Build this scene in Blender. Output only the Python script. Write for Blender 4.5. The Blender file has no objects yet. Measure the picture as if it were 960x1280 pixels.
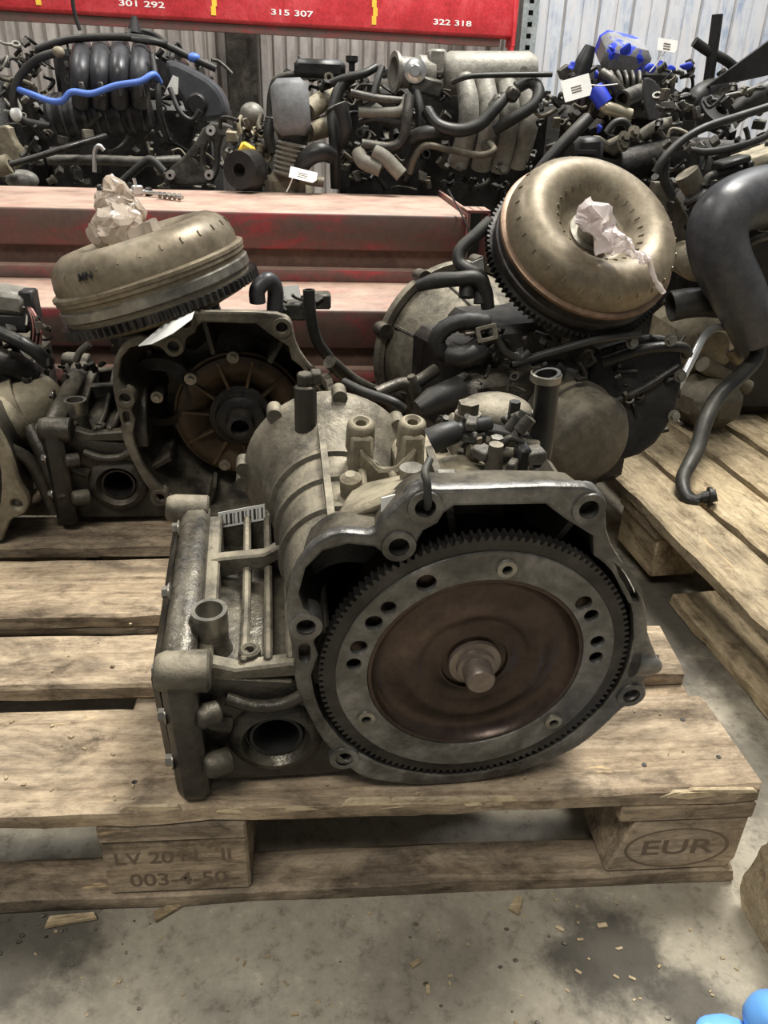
import bpy, bmesh, math, random
from mathutils import Vector, Matrix, noise as mnoise
R = math.radians
PI = math.pi
SC = bpy.context.scene
COL = SC.collection

# ------------------------------------------------------------------ camera, world, lights, exposure
CAM_LOC = Vector((0.1538, -0.5381, 0.7487))
CAM_R = Vector((0.9970893, -0.07087019, 0.02811303))
CAM_U = Vector((0.00788156, 0.462567, 0.88654929))
CAM_F = Vector((0.07583408, 0.88374724, -0.46177918))
FPX = 960.0
cd = bpy.data.cameras.new('camera')
cam = bpy.data.objects.new('camera', cd)
COL.objects.link(cam)
cam.matrix_world = Matrix(((CAM_R.x, CAM_U.x, -CAM_F.x, CAM_LOC.x), (CAM_R.y, CAM_U.y, -CAM_F.y, CAM_LOC.y),
                           (CAM_R.z, CAM_U.z, -CAM_F.z, CAM_LOC.z), (0, 0, 0, 1)))
cd.sensor_fit = 'AUTO'; cd.sensor_width = 36.0; cd.lens = 36.0 * FPX / 1280.0
cd.clip_start = 0.02; cd.clip_end = 100
SC.camera = cam

world = bpy.data.worlds.new('hall_ambient'); SC.world = world; world.use_nodes = True
wb = world.node_tree.nodes['Background']
wb.inputs[0].default_value = (0.92, 0.96, 1.0, 1); wb.inputs[1].default_value = 0.12


def area(name, loc, aim, sx, sy, power, col):
    l = bpy.data.lights.new(name, 'AREA'); l.shape = 'RECTANGLE'; l.size = sx; l.size_y = sy
    l.energy = power; l.color = col
    o = bpy.data.objects.new(name, l); COL.objects.link(o); o.location = loc
    o.rotation_euler = (Vector(aim) - Vector(loc)).to_track_quat('-Z', 'Y').to_euler()
    return o


area('hall_lamp_key', (1.3, 1.5, 4.2), (0.35, 0.5, 0), 1.6, 0.5, 150, (1.0, 0.96, 0.88))
area('hall_lamp_front', (-0.8, -1.7, 4.1), (0.0, 0.2, 0), 2.2, 0.8, 62, (1.0, 0.95, 0.86))
area('hall_lamp_wall', (1.9, 3.0, 4.4), (1.5, 4.2, 1.2), 2.4, 0.5, 95, (0.93, 0.96, 1.0))
area('hall_lamp_left', (-2.2, 2.6, 4.4), (-1.0, 2.6, 0.3), 2.0, 0.4, 50, (1.0, 0.97, 0.92))
SC.view_settings.view_transform = 'Standard'
SC.view_settings.look = 'None'
SC.view_settings.use_curve_mapping = False
SC.view_settings.gamma = 1.0
SC.view_settings.exposure = 0.75


# ------------------------------------------------------------------ coordinates taken from the photograph
def W(px, py, Y):
    d = CAM_R * ((px - 480) / FPX) - CAM_U * ((py - 640) / FPX) + CAM_F
    return CAM_LOC + d * ((Y - CAM_LOC.y) / d.y)


def WZ(px, py, Z):
    d = CAM_R * ((px - 480) / FPX) - CAM_U * ((py - 640) / FPX) + CAM_F
    return CAM_LOC + d * ((Z - CAM_LOC.z) / d.z)


def PX(n, P):            # metres covered by n photo pixels at P
    return n * (Vector(P) - CAM_LOC).dot(CAM_F) / FPX


# ------------------------------------------------------------------ mesh helper
class MB:
    def __init__(s, inv=None):
        s.bm = bmesh.new(); s.inv = inv

    def _face(s, vs):
        try:
            return s.bm.faces.new(vs)
        except ValueError:
            return None

    def box(s, c, size, rot=None, top=1.0, bev=0.0):
        hx, hy, hz = size[0] / 2, size[1] / 2, size[2] / 2
        vs = []
        for z, k in ((-hz, 1.0), (hz, top)):
            for x, y in ((-hx, -hy), (hx, -hy), (hx, hy), (-hx, hy)):
                v = Vector((x * k, y * k, z))
                if rot is not None: v = rot @ v
                vs.append(s.bm.verts.new(v + Vector(c)))
        fs = [s._face([vs[i] for i in f]) for f in ((3, 2, 1, 0), (4, 5, 6, 7), (0, 1, 5, 4), (1, 2, 6, 5), (2, 3, 7, 6), (3, 0, 4, 7))]
        if bev > 0:
            es = list({e for f in fs for e in f.edges})
            bmesh.ops.bevel(s.bm, geom=es, offset=bev, segments=1, affect='EDGES', profile=0.5)
        return s

    def bb(s, x0, x1, y0, y1, z0, z1, bev=0.0):
        return s.box(((x0 + x1) / 2, (y0 + y1) / 2, (z0 + z1) / 2), (abs(x1 - x0), abs(y1 - y0), abs(z1 - z0)), bev=bev)

    def tube(s, pts, r, n=10, cap=True, closed=False, hollow=0.0):
        pts = [Vector(p) for p in pts]
        N = len(pts)
        if n > 6: n = max(n, 10)
        rs = r if isinstance(r, (list, tuple)) else [r] * N
        t0 = (pts[1] - pts[0]).normalized()
        ref = Vector((0, 0, 1)) if abs(t0.z) < 0.9 else Vector((1, 0, 0))
        u = t0.cross(ref).normalized()
        rings = []
        for i, p in enumerate(pts):
            if closed: t = (pts[(i + 1) % N] - pts[i - 1]).normalized()
            elif i == 0: t = t0
            elif i == N - 1: t = (pts[i] - pts[i - 1]).normalized()
            else:
                a = (pts[i + 1] - pts[i]); b = (pts[i] - pts[i - 1])
                t = (a.normalized() + b.normalized())
                t = t.normalized() if t.length > 1e-6 else b.normalized()
            u = (u - t * u.dot(t))
            u = u.normalized() if u.length > 1e-7 else t.orthogonal().normalized()
            w = t.cross(u)
            rings.append([s.bm.verts.new(p + (u * math.cos(2 * PI * k / n) + w * math.sin(2 * PI * k / n)) * rs[i]) for k in range(n)])
        for i in range(N if closed else N - 1):
            a, b = rings[i], rings[(i + 1) % N]
            for k in range(n):
                s._face([a[k], a[(k + 1) % n], b[(k + 1) % n], b[k]])
        if cap and not closed:
            for ring, p, sg, rr in ((rings[0], pts[0], 1, rs[0]), (rings[-1], pts[-1], -1, rs[-1])):
                if hollow > 0:
                    q = (pts[1] - pts[0]).normalized() if sg > 0 else (pts[-2] - pts[-1]).normalized()
                    inn = [s.bm.verts.new(p + (v.co - p) * (1 - hollow)) for v in ring]
                    dp = [s.bm.verts.new(v.co + q * rr * 1.2) for v in inn]
                    for k in range(n):
                        k2 = (k + 1) % n
                        s._face([ring[k], inn[k], inn[k2], ring[k2]] if sg > 0 else [ring[k2], inn[k2], inn[k], ring[k]])
                        s._face([inn[k], dp[k], dp[k2], inn[k2]] if sg > 0 else [inn[k2], dp[k2], dp[k], inn[k]])
                    s._face(dp[::-1] if sg > 0 else dp)
                else:
                    s._face(ring[::-1] if sg > 0 else ring)
        return s

    def cyl(s, p0, p1, r0, r1=None, n=14):
        return s.tube([p0, p1], [r0, r0 if r1 is None else r1], n)

    def hose(s, pts, r, n=10, sub=6, hollow=0.0, corr=0.0):
        P = spline(pts, sub)
        rr = r
        if isinstance(r, (list, tuple)):
            m = len(P) - 1; k = len(r) - 1
            rr = []
            for i in range(len(P)):
                f = i / m * k; a = min(int(f), k - 1)
                rr.append(r[a] + (r[a + 1] - r[a]) * (f - a))
        if corr:
            base = rr if isinstance(rr, list) else [rr] * len(P)
            rr = [b * (1 + (corr if i % 2 else -corr)) for i, b in enumerate(base)]
        return s.tube(P, rr, n, hollow=hollow)

    def lathe(s, prof, o=(0, 0, 0), axis=(0, 0, 1), n=32, close=False, a0=0.0):
        o = Vector(o); A = Vector(axis).normalized()
        u = A.orthogonal().normalized() if abs(A.z) < 0.99 else Vector((1, 0, 0)); w = A.cross(u)
        rings = []
        for r, h in prof:
            if r < 1e-6: rings.append([s.bm.verts.new(o + A * h)])
            else: rings.append([s.bm.verts.new(o + A * h + (u * math.cos(a0 + 2 * PI * k / n) + w * math.sin(a0 + 2 * PI * k / n)) * r) for k in range(n)])
        m = len(rings)
        for i in range(m if close else m - 1):
            a, b = rings[i], rings[(i + 1) % m]
            for k in range(n):
                k2 = (k + 1) % n
                if len(a) == 1 and len(b) == 1: continue
                if len(a) == 1: s._face([a[0], b[k2], b[k]])
                elif len(b) == 1: s._face([a[k], a[k2], b[0]])
                else: s._face([a[k], a[k2], b[k2], b[k]])
        return s

    def loft(s, loops, caps=(True, True), closed=False):
        rings = [[s.bm.verts.new(Vector(p)) for p in lp] for lp in loops]
        n = len(rings[0]); m = len(rings)
        for i in range(m if closed else m - 1):
            a, b = rings[i], rings[(i + 1) % m]
            for k in range(n):
                k2 = (k + 1) % n
                s._face([a[k], a[k2], b[k2], b[k]])
        if not closed:
            if caps[0]: s._face(rings[0][::-1])
            if caps[1]: s._face(rings[-1])
        return s

    def prism(s, outline, frame, t):
        """outline (u,v) extruded t along W; frame=(origin,U,V)"""
        o, U, V = (Vector(x) for x in frame); Wn = U.cross(V)
        a = [o + U * p[0] + V * p[1] for p in outline]
        return s.loft([a, [p + Wn * t for p in a]])

    def plate(s, outer, holes, frame, t, bev=0.0):
        """flat plate with holes; u,v in frame, thickness t along U x V"""
        c = bpy.data.curves.new('tmp', 'CURVE'); c.dimensions = '2D'; c.fill_mode = 'BOTH'
        b = min(bev, t * 0.45)
        c.extrude = t / 2 - b; c.bevel_depth = b; c.bevel_resolution = 1; c.offset = -b
        for lp in [outer] + list(holes):
            sp = c.splines.new('POLY'); sp.points.add(len(lp) - 1)
            for i, p in enumerate(lp): sp.points[i].co = (p[0], p[1], 0, 1)
            sp.use_cyclic_u = True
        ob = bpy.data.objects.new('tmp', c); COL.objects.link(ob)
        me = bpy.data.meshes.new_from_object(ob.evaluated_get(bpy.context.evaluated_depsgraph_get()))
        o, U, V = (Vector(x) for x in frame); U = U.normalized(); V = V.normalized(); N = U.cross(V)
        M = Matrix(((U.x, V.x, N.x, o.x), (U.y, V.y, N.y, o.y), (U.z, V.z, N.z, o.z), (0, 0, 0, 1))) @ Matrix.Translation((0, 0, t / 2))
        me.transform(M)
        s.bm.from_mesh(me)
        bpy.data.objects.remove(ob); bpy.data.curves.remove(c); bpy.data.meshes.remove(me)
        return s

    def text(s, body, frame, size, t, font_scale=(1, 1)):
        c = bpy.data.curves.new('tmp', 'FONT'); c.body = body; c.size = size; c.extrude = t / 2
        c.align_x = 'CENTER'; c.align_y = 'CENTER'; c.offset = size * 0.012
        ob = bpy.data.objects.new('tmp', c); COL.objects.link(ob)
        me = bpy.data.meshes.new_from_object(ob.evaluated_get(bpy.context.evaluated_depsgraph_get()))
        o, U, V = (Vector(x) for x in frame); U = U.normalized(); V = V.normalized(); N = U.cross(V)
        M = Matrix(((U.x, V.x, N.x, o.x), (U.y, V.y, N.y, o.y), (U.z, V.z, N.z, o.z), (0, 0, 0, 1))) @ Matrix.Diagonal((font_scale[0], font_scale[1], 1, 1))
        me.transform(M); s.bm.from_mesh(me)
        bpy.data.objects.remove(ob); bpy.data.curves.remove(c); bpy.data.meshes.remove(me)
        return s

    def ball(s, c, r, scale=(1, 1, 1), sub=2):
        g = bmesh.ops.create_icosphere(s.bm, subdivisions=sub, radius=r)
        for v in g['verts']:
            v.co = Vector((v.co.x * scale[0], v.co.y * scale[1], v.co.z * scale[2])) + Vector(c)
        return s

    def bolt(s, p, axis, r=0.006, h=0.006):
        p = Vector(p); a = Vector(axis).normalized()
        s.tube([p, p + a * h * 0.25], r * 1.5, 12)
        s.tube([p + a * h * 0.25, p + a * h * 1.25], r, 6)
        return s

    def rough(s, amp, freq=30, seed=0):
        off = Vector((seed * 3.1, seed * 1.7, seed))
        for v in s.bm.verts:
            v.co += mnoise.noise_vector(v.co * freq + off) * amp
        return s

    def build(s, name, mat, parent=None, bevel=0.0, smooth=44, kind=None, label=None):
        bm = s.bm
        if bevel > 0:
            bmesh.ops.remove_doubles(bm, verts=bm.verts, dist=1e-6)
            es = [e for e in bm.edges if len(e.link_faces) == 2 and e.calc_face_angle(0) > R(40)]
            bmesh.ops.bevel(bm, geom=es, offset=bevel, segments=1, affect='EDGES', profile=0.5, clamp_overlap=True)
        if s.inv is not None: bmesh.ops.transform(bm, matrix=s.inv, verts=bm.verts)
        bmesh.ops.recalc_face_normals(bm, faces=bm.faces)
        me = bpy.data.meshes.new(name); bm.to_mesh(me); bm.free()
        if smooth:
            for p in me.polygons: p.use_smooth = True
            me.set_sharp_from_angle(angle=R(smooth))
        me.materials.append(mat)
        o = bpy.data.objects.new(name, me); COL.objects.link(o)
        if parent is not None: o.parent = parent
        if kind: o['kind'] = kind
        if label: o['label'] = label
        return o


def spline(pts, sub=6):
    P = [Vector(p) for p in pts]
    if len(P) < 3: return P
    out = []
    for i in range(len(P) - 1):
        p0 = P[i - 1] if i > 0 else P[0] * 2 - P[1]
        p1, p2 = P[i], P[i + 1]
        p3 = P[i + 2] if i + 2 < len(P) else P[-1] * 2 - P[-2]
        for k in range(sub):
            t = k / sub
            out.append(0.5 * ((2 * p1) + (p2 - p0) * t + (2 * p0 - 5 * p1 + 4 * p2 - p3) * t * t + (3 * p1 - p0 - 3 * p2 + p3) * t ** 3))
    out.append(P[-1])
    return out


def circ(cx, cy, r, n=20, a0=0.0, a1=2 * PI, end=False):
    m = n if not end else n - 1
    return [(cx + r * math.cos(a0 + (a1 - a0) * k / m), cy + r * math.sin(a0 + (a1 - a0) * k / m)) for k in range(n)]


def rrect(x0, x1, y0, y1, r, n=4):
    o = []
    for cx, cy, a in ((x1 - r, y1 - r, 0), (x0 + r, y1 - r, PI / 2), (x0 + r, y0 + r, PI), (x1 - r, y0 + r, 1.5 * PI)):
        o += circ(cx, cy, r, n, a, a + PI / 2, True)
    return o


def soft2d(pts, it=1):
    for _ in range(it):
        q = []
        for i in range(len(pts)):
            a = pts[i]; b = pts[(i + 1) % len(pts)]
            q += [(a[0] * .75 + b[0] * .25, a[1] * .75 + b[1] * .25), (a[0] * .25 + b[0] * .75, a[1] * .25 + b[1] * .75)]
        pts = q
    return pts


def thing(name, label, cat, loc=(0, 0, 0), rot=(0, 0, 0), group=None):
    o = bpy.data.objects.new(name, None); COL.objects.link(o)
    o.empty_display_size = 0.05
    o.location = loc; o.rotation_euler = rot
    o['label'] = label; o['category'] = cat
    if group: o['group'] = group
    return o


def inv_of(o):
    return Matrix.LocRotScale(o.location, o.rotation_euler, None).inverted()


def tag(o, label, cat, group=None):
    o['label'] = label; o['category'] = cat
    if group: o['group'] = group
    return o


# ------------------------------------------------------------------ materials
MATS = {}


def nt(name):
    m = bpy.data.materials.new(name); m.use_nodes = True
    t = m.node_tree
    return m, t, t.nodes['Principled BSDF'], t.nodes, t.links


def ramp(N, stops):
    r = N.new('ShaderNodeValToRGB'); e = r.color_ramp.elements
    while len(e) > 1: e.remove(e[-1])
    e[0].position = stops[0][0]; e[0].color = (*stops[0][1], 1) if len(stops[0][1]) == 3 else stops[0][1]
    for p, c in stops[1:]:
        k = e.new(p); k.color = (*c, 1) if len(c) == 3 else c
    return r


def mixc(N, L, fac, a, b, mode='MIX'):
    m = N.new('ShaderNodeMix'); m.data_type = 'RGBA'; m.blend_type = mode
    for sock, v in ((m.inputs['Factor'], fac), (m.inputs[6], a), (m.inputs[7], b)):
        if hasattr(v, 'is_linked') or hasattr(v, 'node'): L.new(v, sock)
        elif isinstance(v, (int, float)): sock.default_value = v
        else: sock.default_value = (*v, 1)
    return m.outputs[2]


def noise(N, L, scale, detail=4, rough=0.6, vec=None, dist=0.0):
    n = N.new('ShaderNodeTexNoise'); n.inputs['Scale'].default_value = scale
    n.inputs['Detail'].default_value = detail; n.inputs['Roughness'].default_value = rough
    n.inputs['Distortion'].default_value = dist
    if vec is not None: L.new(vec, n.inputs['Vector'])
    return n.outputs['Fac']


def coords(N, L, scale=(1, 1, 1), rnd=True):
    tc = N.new('ShaderNodeTexCoord'); mp = N.new('ShaderNodeMapping'); mp.inputs['Scale'].default_value = scale
    L.new(tc.outputs['Object'], mp.inputs['Vector'])
    if rnd:
        oi = N.new('ShaderNodeObjectInfo'); mu = N.new('ShaderNodeMath'); mu.operation = 'MULTIPLY'; mu.inputs[1].default_value = 37.0
        L.new(oi.outputs['Random'], mu.inputs[0]); cb = N.new('ShaderNodeCombineXYZ')
        for i in range(3): L.new(mu.outputs[0], cb.inputs[i])
        L.new(cb.outputs[0], mp.inputs['Location'])
    return mp.outputs[0]


def grime(name, dark, mid, light, metallic=0.3, rough=0.6, scale=9, bump=0.25, dust=None, fine=80, dustamt=0.5, spec=0.4):
    """dirty cast metal / plastic: patchy grime, fine speckle, dust that has settled on faces that look up"""
    m, t, B, N, L = nt(name)
    v = coords(N, L)
    n1 = noise(N, L, scale, 5, 0.65, v, 0.4)
    r1 = ramp(N, [(0.28, dark), (0.5, mid), (0.72, light)]); L.new(n1, r1.inputs[0])
    n2 = noise(N, L, fine, 3, 0.7, v)
    r2 = ramp(N, [(0.3, (0.55, 0.55, 0.55)), (0.65, (1.15, 1.15, 1.15))]); L.new(n2, r2.inputs[0])
    c = mixc(N, L, 0.6, r1.outputs[0], r2.outputs[0], 'MULTIPLY')
    if dust:
        g = N.new('ShaderNodeNewGeometry'); sx = N.new('ShaderNodeSeparateXYZ'); L.new(g.outputs['Normal'], sx.inputs[0])
        mr = N.new('ShaderNodeMapRange'); mr.inputs[1].default_value = 0.3; mr.inputs[2].default_value = 0.95
        L.new(sx.outputs[2], mr.inputs[0])
        n3 = noise(N, L, scale * 2.3, 4, 0.7, v)
        r3 = ramp(N, [(0.35, (0, 0, 0)), (0.6, (dustamt,) * 3)]); L.new(n3, r3.inputs[0])
        mu = N.new('ShaderNodeMath'); mu.operation = 'MULTIPLY'; L.new(mr.outputs[0], mu.inputs[0]); L.new(r3.outputs[0], mu.inputs[1])
        c = mixc(N, L, mu.outputs[0], c, dust)
    L.new(c, B.inputs['Base Color'])
    B.inputs['Metallic'].default_value = metallic
    B.inputs['Specular IOR Level'].default_value = spec
    rr = ramp(N, [(0.3, (rough - 0.15,) * 3), (0.7, (min(1, rough + 0.15),) * 3)]); L.new(n1, rr.inputs[0]); L.new(rr.outputs[0], B.inputs['Roughness'])
    if bump:
        bp = N.new('ShaderNodeBump'); bp.inputs['Strength'].default_value = bump; bp.inputs['Distance'].default_value = 0.004
        L.new(n2, bp.inputs['Height']); L.new(bp.outputs[0], B.inputs['Normal'])
    MATS[name] = m
    return m


def wood(name, dark, mid, light, dirt=0.5):
    m, t, B, N, L = nt(name)
    v = coords(N, L, (1.6, 22, 22)); v2 = coords(N, L, (1, 1.6, 1.6)); v3 = coords(N, L, (9, 60, 60))
    g = noise(N, L, 3.0, 6, 0.7, v, 0.8)
    r1 = ramp(N, [(0.25, dark), (0.48, mid), (0.75, light)]); L.new(g, r1.inputs[0])
    d = noise(N, L, 5.5, 6, 0.72, v2, 0.6)
    rd = ramp(N, [(0.38, (dirt,) * 3), (0.5, (dirt * .35,) * 3), (0.62, (0, 0, 0))]); L.new(d, rd.inputs[0])
    c = mixc(N, L, rd.outputs[0], r1.outputs[0], (0.085, 0.07, 0.055))
    vm = coords(N, L, (7, 16, 16)); d3 = noise(N, L, 2.2, 6, 0.75, vm, 0.5)
    r5 = ramp(N, [(0.36, (0.42, 0.39, 0.36)), (0.47, (0.9, 0.88, 0.86)), (0.6, (1.12, 1.11, 1.08)), (0.7, (1.3, 1.28, 1.22))]); L.new(d3, r5.inputs[0])
    c = mixc(N, L, 0.85, c, r5.outputs[0], 'MULTIPLY')
    d2 = noise(N, L, 70, 5, 0.75, v2)
    r2 = ramp(N, [(0.3, (0.5, 0.48, 0.46)), (0.5, (1, 1, 1)), (0.75, (1.2, 1.2, 1.2))]); L.new(d2, r2.inputs[0])
    c = mixc(N, L, 0.55, c, r2.outputs[0], 'MULTIPLY')
    f = noise(N, L, 6, 3, 0.6, v3)
    r4 = ramp(N, [(0.3, (0.6, 0.6, 0.6)), (0.5, (1, 1, 1))]); L.new(f, r4.inputs[0])
    c = mixc(N, L, 0.6, c, r4.outputs[0], 'MULTIPLY')
    vf = coords(N, L, (5, 26, 26)); n6 = noise(N, L, 1.6, 4, 0.65, vf, .4); r6 = ramp(N, [(.66, (0, 0, 0)), (.71, (.75, .75, .75))]); L.new(n6, r6.inputs[0])
    c = mixc(N, L, r6.outputs[0], c, (.62, .46, .26))
    oi = N.new('ShaderNodeObjectInfo'); ro = ramp(N, [(0, (0.85, 0.85, 0.87)), (1, (1.08, 1.06, 1.03))]); L.new(oi.outputs['Random'], ro.inputs[0])
    c = mixc(N, L, 1.0, c, ro.outputs[0], 'MULTIPLY')
    L.new(c, B.inputs['Base Color']); B.inputs['Roughness'].default_value = 0.85; B.inputs['Specular IOR Level'].default_value = 0.2
    bp = N.new('ShaderNodeBump'); bp.inputs['Strength'].default_value = 0.5; bp.inputs['Distance'].default_value = 0.003
    ad = N.new('ShaderNodeMath'); L.new(g, ad.inputs[0]); L.new(d2, ad.inputs[1]); L.new(ad.outputs[0], bp.inputs['Height']); L.new(bp.outputs[0], B.inputs['Normal'])
    MATS[name] = m
    return m


def plain(name, col, rough=0.5, metallic=0.0, var=0.15, scale=14, spec=0.5, **kw):
    m, t, B, N, L = nt(name)
    v = coords(N, L); n1 = noise(N, L, scale, 4, 0.6, v)
    r = ramp(N, [(0.3, tuple(max(0, x * (1 - var)) for x in col)), (0.7, tuple(x * (1 + var) for x in col))]); L.new(n1, r.inputs[0])
    L.new(r.outputs[0], B.inputs['Base Color']); B.inputs['Roughness'].default_value = rough; B.inputs['Metallic'].default_value = metallic
    B.inputs['Specular IOR Level'].default_value = spec
    for k, x in kw.items(): B.inputs[k].default_value = x
    MATS[name] = m
    return m


HUB = grime('tan_hub', (.1, .078, .065), (.18, .145, .12), (.27, .225, .185), .5, .4, 12, .1)
DUST = (0.33, 0.29, 0.21)
CAST = grime('cast_alloy', (0.035, 0.03, 0.024), (0.095, 0.084, 0.064), (0.19, 0.17, 0.13), 0.2, 0.58, 11, 0.4, DUST, dustamt=0.8)
CASTD = grime('cast_alloy_oily', (0.012, 0.011, 0.009), (0.036, 0.032, 0.026), (0.085, 0.076, 0.06), 0.25, 0.45, 10, 0.4, DUST, dustamt=0.4)
CASTT = grime('cast_alloy_tan', (0.08, 0.066, 0.045), (0.2, 0.172, 0.12), (0.34, 0.3, 0.21), 0.1, 0.65, 12, 0.35, (0.42, 0.37, 0.26), dustamt=0.7)
FLANGE = grime('machined_flange', (0.04, 0.038, 0.035), (0.12, 0.115, 0.105), (0.27, 0.26, 0.245), 0.6, 0.4, 16, 0.25)
STEELD = grime('dark_steel', (0.015, 0.014, 0.013), (0.04, 0.037, 0.034), (0.085, 0.08, 0.072), 0.6, 0.42, 14, 0.2)
STEEL = grime('worn_steel', (0.13, 0.12, 0.1), (0.24, 0.225, 0.19), (0.38, 0.36, 0.31), 0.7, 0.38, 10, 0.12)
DISH = grime('oily_brown_steel', (0.025, 0.016, 0.012), (0.06, 0.04, 0.031), (0.12, 0.083, 0.064), 0.55, 0.36, 7, 0.08)
RUSTPLATE = grime('rust_plate', (0.012, 0.009, 0.006), (0.06, 0.04, 0.022), (0.12, 0.08, 0.045), 0.3, 0.5, 8, 0.1)
GOLD = grime('converter_shell', (0.13, 0.105, 0.07), (0.215, 0.178, 0.122), (0.30, 0.26, 0.19), 0.4, 0.47, 8, 0.06)
LIP = grime('converter_lip', (0.12, 0.075, 0.045), (0.2, 0.13, 0.085), (0.3, 0.21, 0.14), 0.5, 0.45, 9, 0.05)
BLACKP = grime('black_plastic', (0.006, 0.006, 0.006), (0.014, 0.014, 0.014), (0.03, 0.029, 0.028), 0.0, 0.45, 9, 0.1, (0.13, 0.12, 0.095), dustamt=0.25)
RUBBER = grime('black_rubber', (0.008, 0.008, 0.008), (0.019, 0.019, 0.018), (0.04, 0.039, 0.036), 0.0, 0.5, 10, 0.1, (0.16, 0.145, 0.11), dustamt=0.3)
HOSEG = grime('grey_hose', (0.022, 0.022, 0.024), (0.04, 0.04, 0.044), (0.062, 0.062, 0.067), 0.0, 0.4, 8, 0.05)
HOSET = grime('dusty_hose', (0.1, 0.095, 0.08), (0.17, 0.16, 0.13), (0.24, 0.22, 0.18), 0.0, 0.7, 9, 0.1)
ALLOY = grime('pale_alloy', (0.13, 0.125, 0.11), (0.25, 0.24, 0.21), (0.37, 0.355, 0.31), 0.25, 0.55, 9, 0.3, (0.25, 0.23, 0.18), dustamt=0.4)
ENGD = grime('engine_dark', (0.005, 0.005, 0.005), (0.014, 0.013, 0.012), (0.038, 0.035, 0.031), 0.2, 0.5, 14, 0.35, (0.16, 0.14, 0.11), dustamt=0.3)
ENGM = grime('engine_grey', (0.018, 0.017, 0.015), (0.055, 0.052, 0.046), (0.13, 0.125, 0.11), 0.35, 0.48, 16, 0.35, (0.26, 0.235, 0.18), dustamt=0.4)
WOOD = wood('pallet_wood', (0.2, 0.15, 0.1), (0.42, 0.335, 0.235), (0.6, 0.5, 0.37), 0.72)
WOODR = wood('pallet_wood_pale', (0.25, 0.19, 0.11), (0.48, 0.39, 0.25), (0.62, 0.52, 0.35), 0.4)
WOODP = wood('fresh_lit_timber', (0.4, 0.31, 0.19), (0.6, 0.5, 0.34), (0.72, 0.62, 0.45), 0.25)  # fresh splinter wood; its brightness also stands in for light on the corner block
WOODD = wood('pallet_wood_dark', (0.1, 0.07, 0.045), (0.22, 0.16, 0.1), (0.34, 0.26, 0.17), 0.6)
PAPER = plain('white_paper', (0.75, 0.75, 0.72), 0.7)
SILVER = plain('bright_label', (0.62, 0.61, 0.57), 0.5, 0.0)
CHROME = plain('silver_metal', (0.62, 0.62, 0.6), 0.3, 0.85)
BLUEP = plain('blue_marker_paint', (0.02, 0.05, 0.55), 0.5)
BLUEH = plain('blue_tube', (0.08, 0.17, 0.55), 0.5)
BLUEB = plain('blue_plastic', (0.16, 0.42, 0.9), 0.3)
YELLOW = plain('yellow_paint', (0.75, 0.48, 0.04), 0.6)
INK = plain('faint_ink', (0.15, 0.11, 0.075), 0.9)
TANP = plain('tan_card', (0.5, 0.36, 0.22), 0.8)
PINKW = plain('pink_wire', (0.55, 0.25, 0.22), 0.6)
DARK = plain('near_black', (0.006, 0.006, 0.006), 0.7)  # near-black for the axle bore lining and the pen mark


def red_paint():
    m, t, B, N, L = nt('red_beam_paint')
    v = coords(N, L)
    vs = coords(N, L, (3, 8, 8)); n1 = noise(N, L, 2.6, 6, 0.72, vs, 0.5)
    r1 = ramp(N, [(0.4, (0.10, 0.065, 0.052)), (0.54, (0.14, 0.055, 0.048)), (0.64, (0.26, 0.035, 0.038)), (0.74, (0.36, 0.035, 0.042))]); L.new(n1, r1.inputs[0])
    n2 = noise(N, L, 60, 4, 0.7, v); r2 = ramp(N, [(0.3, (0.7, 0.7, 0.7)), (0.6, (1.1, 1.1, 1.1))]); L.new(n2, r2.inputs[0])
    c = mixc(N, L, 0.6, r1.outputs[0], r2.outputs[0], 'MULTIPLY')
    g = N.new('ShaderNodeNewGeometry'); sx = N.new('ShaderNodeSeparateXYZ'); L.new(g.outputs['Normal'], sx.inputs[0])
    mr = N.new('ShaderNodeMapRange'); mr.inputs[1].default_value = 0.5; mr.inputs[2].default_value = 0.95; L.new(sx.outputs[2], mr.inputs[0])
    n3 = noise(N, L, 9, 5, 0.7, v); r3 = ramp(N, [(0.3, (0.35,) * 3), (0.6, (0.9,) * 3)]); L.new(n3, r3.inputs[0])
    mu = N.new('ShaderNodeMath'); mu.operation = 'MULTIPLY'; L.new(mr.outputs[0], mu.inputs[0]); L.new(r3.outputs[0], mu.inputs[1])
    c = mixc(N, L, mu.outputs[0], c, (0.5, 0.36, 0.28))
    L.new(c, B.inputs['Base Color']); B.inputs['Roughness'].default_value = 0.55
    return m


def brown_web():
    return grime('beam_web_dirt', (0.05, 0.028, 0.022), (0.10, 0.06, 0.045), (0.16, 0.1, 0.075), 0.0, 0.8, 9, 0.2)


RED = red_paint(); WEB = brown_web()
REDR = grime('rack_red', (0.4, 0.03, 0.035), (0.55, 0.035, 0.045), (0.68, 0.08, 0.09), 0.0, 0.5, 6, 0.1)


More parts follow.
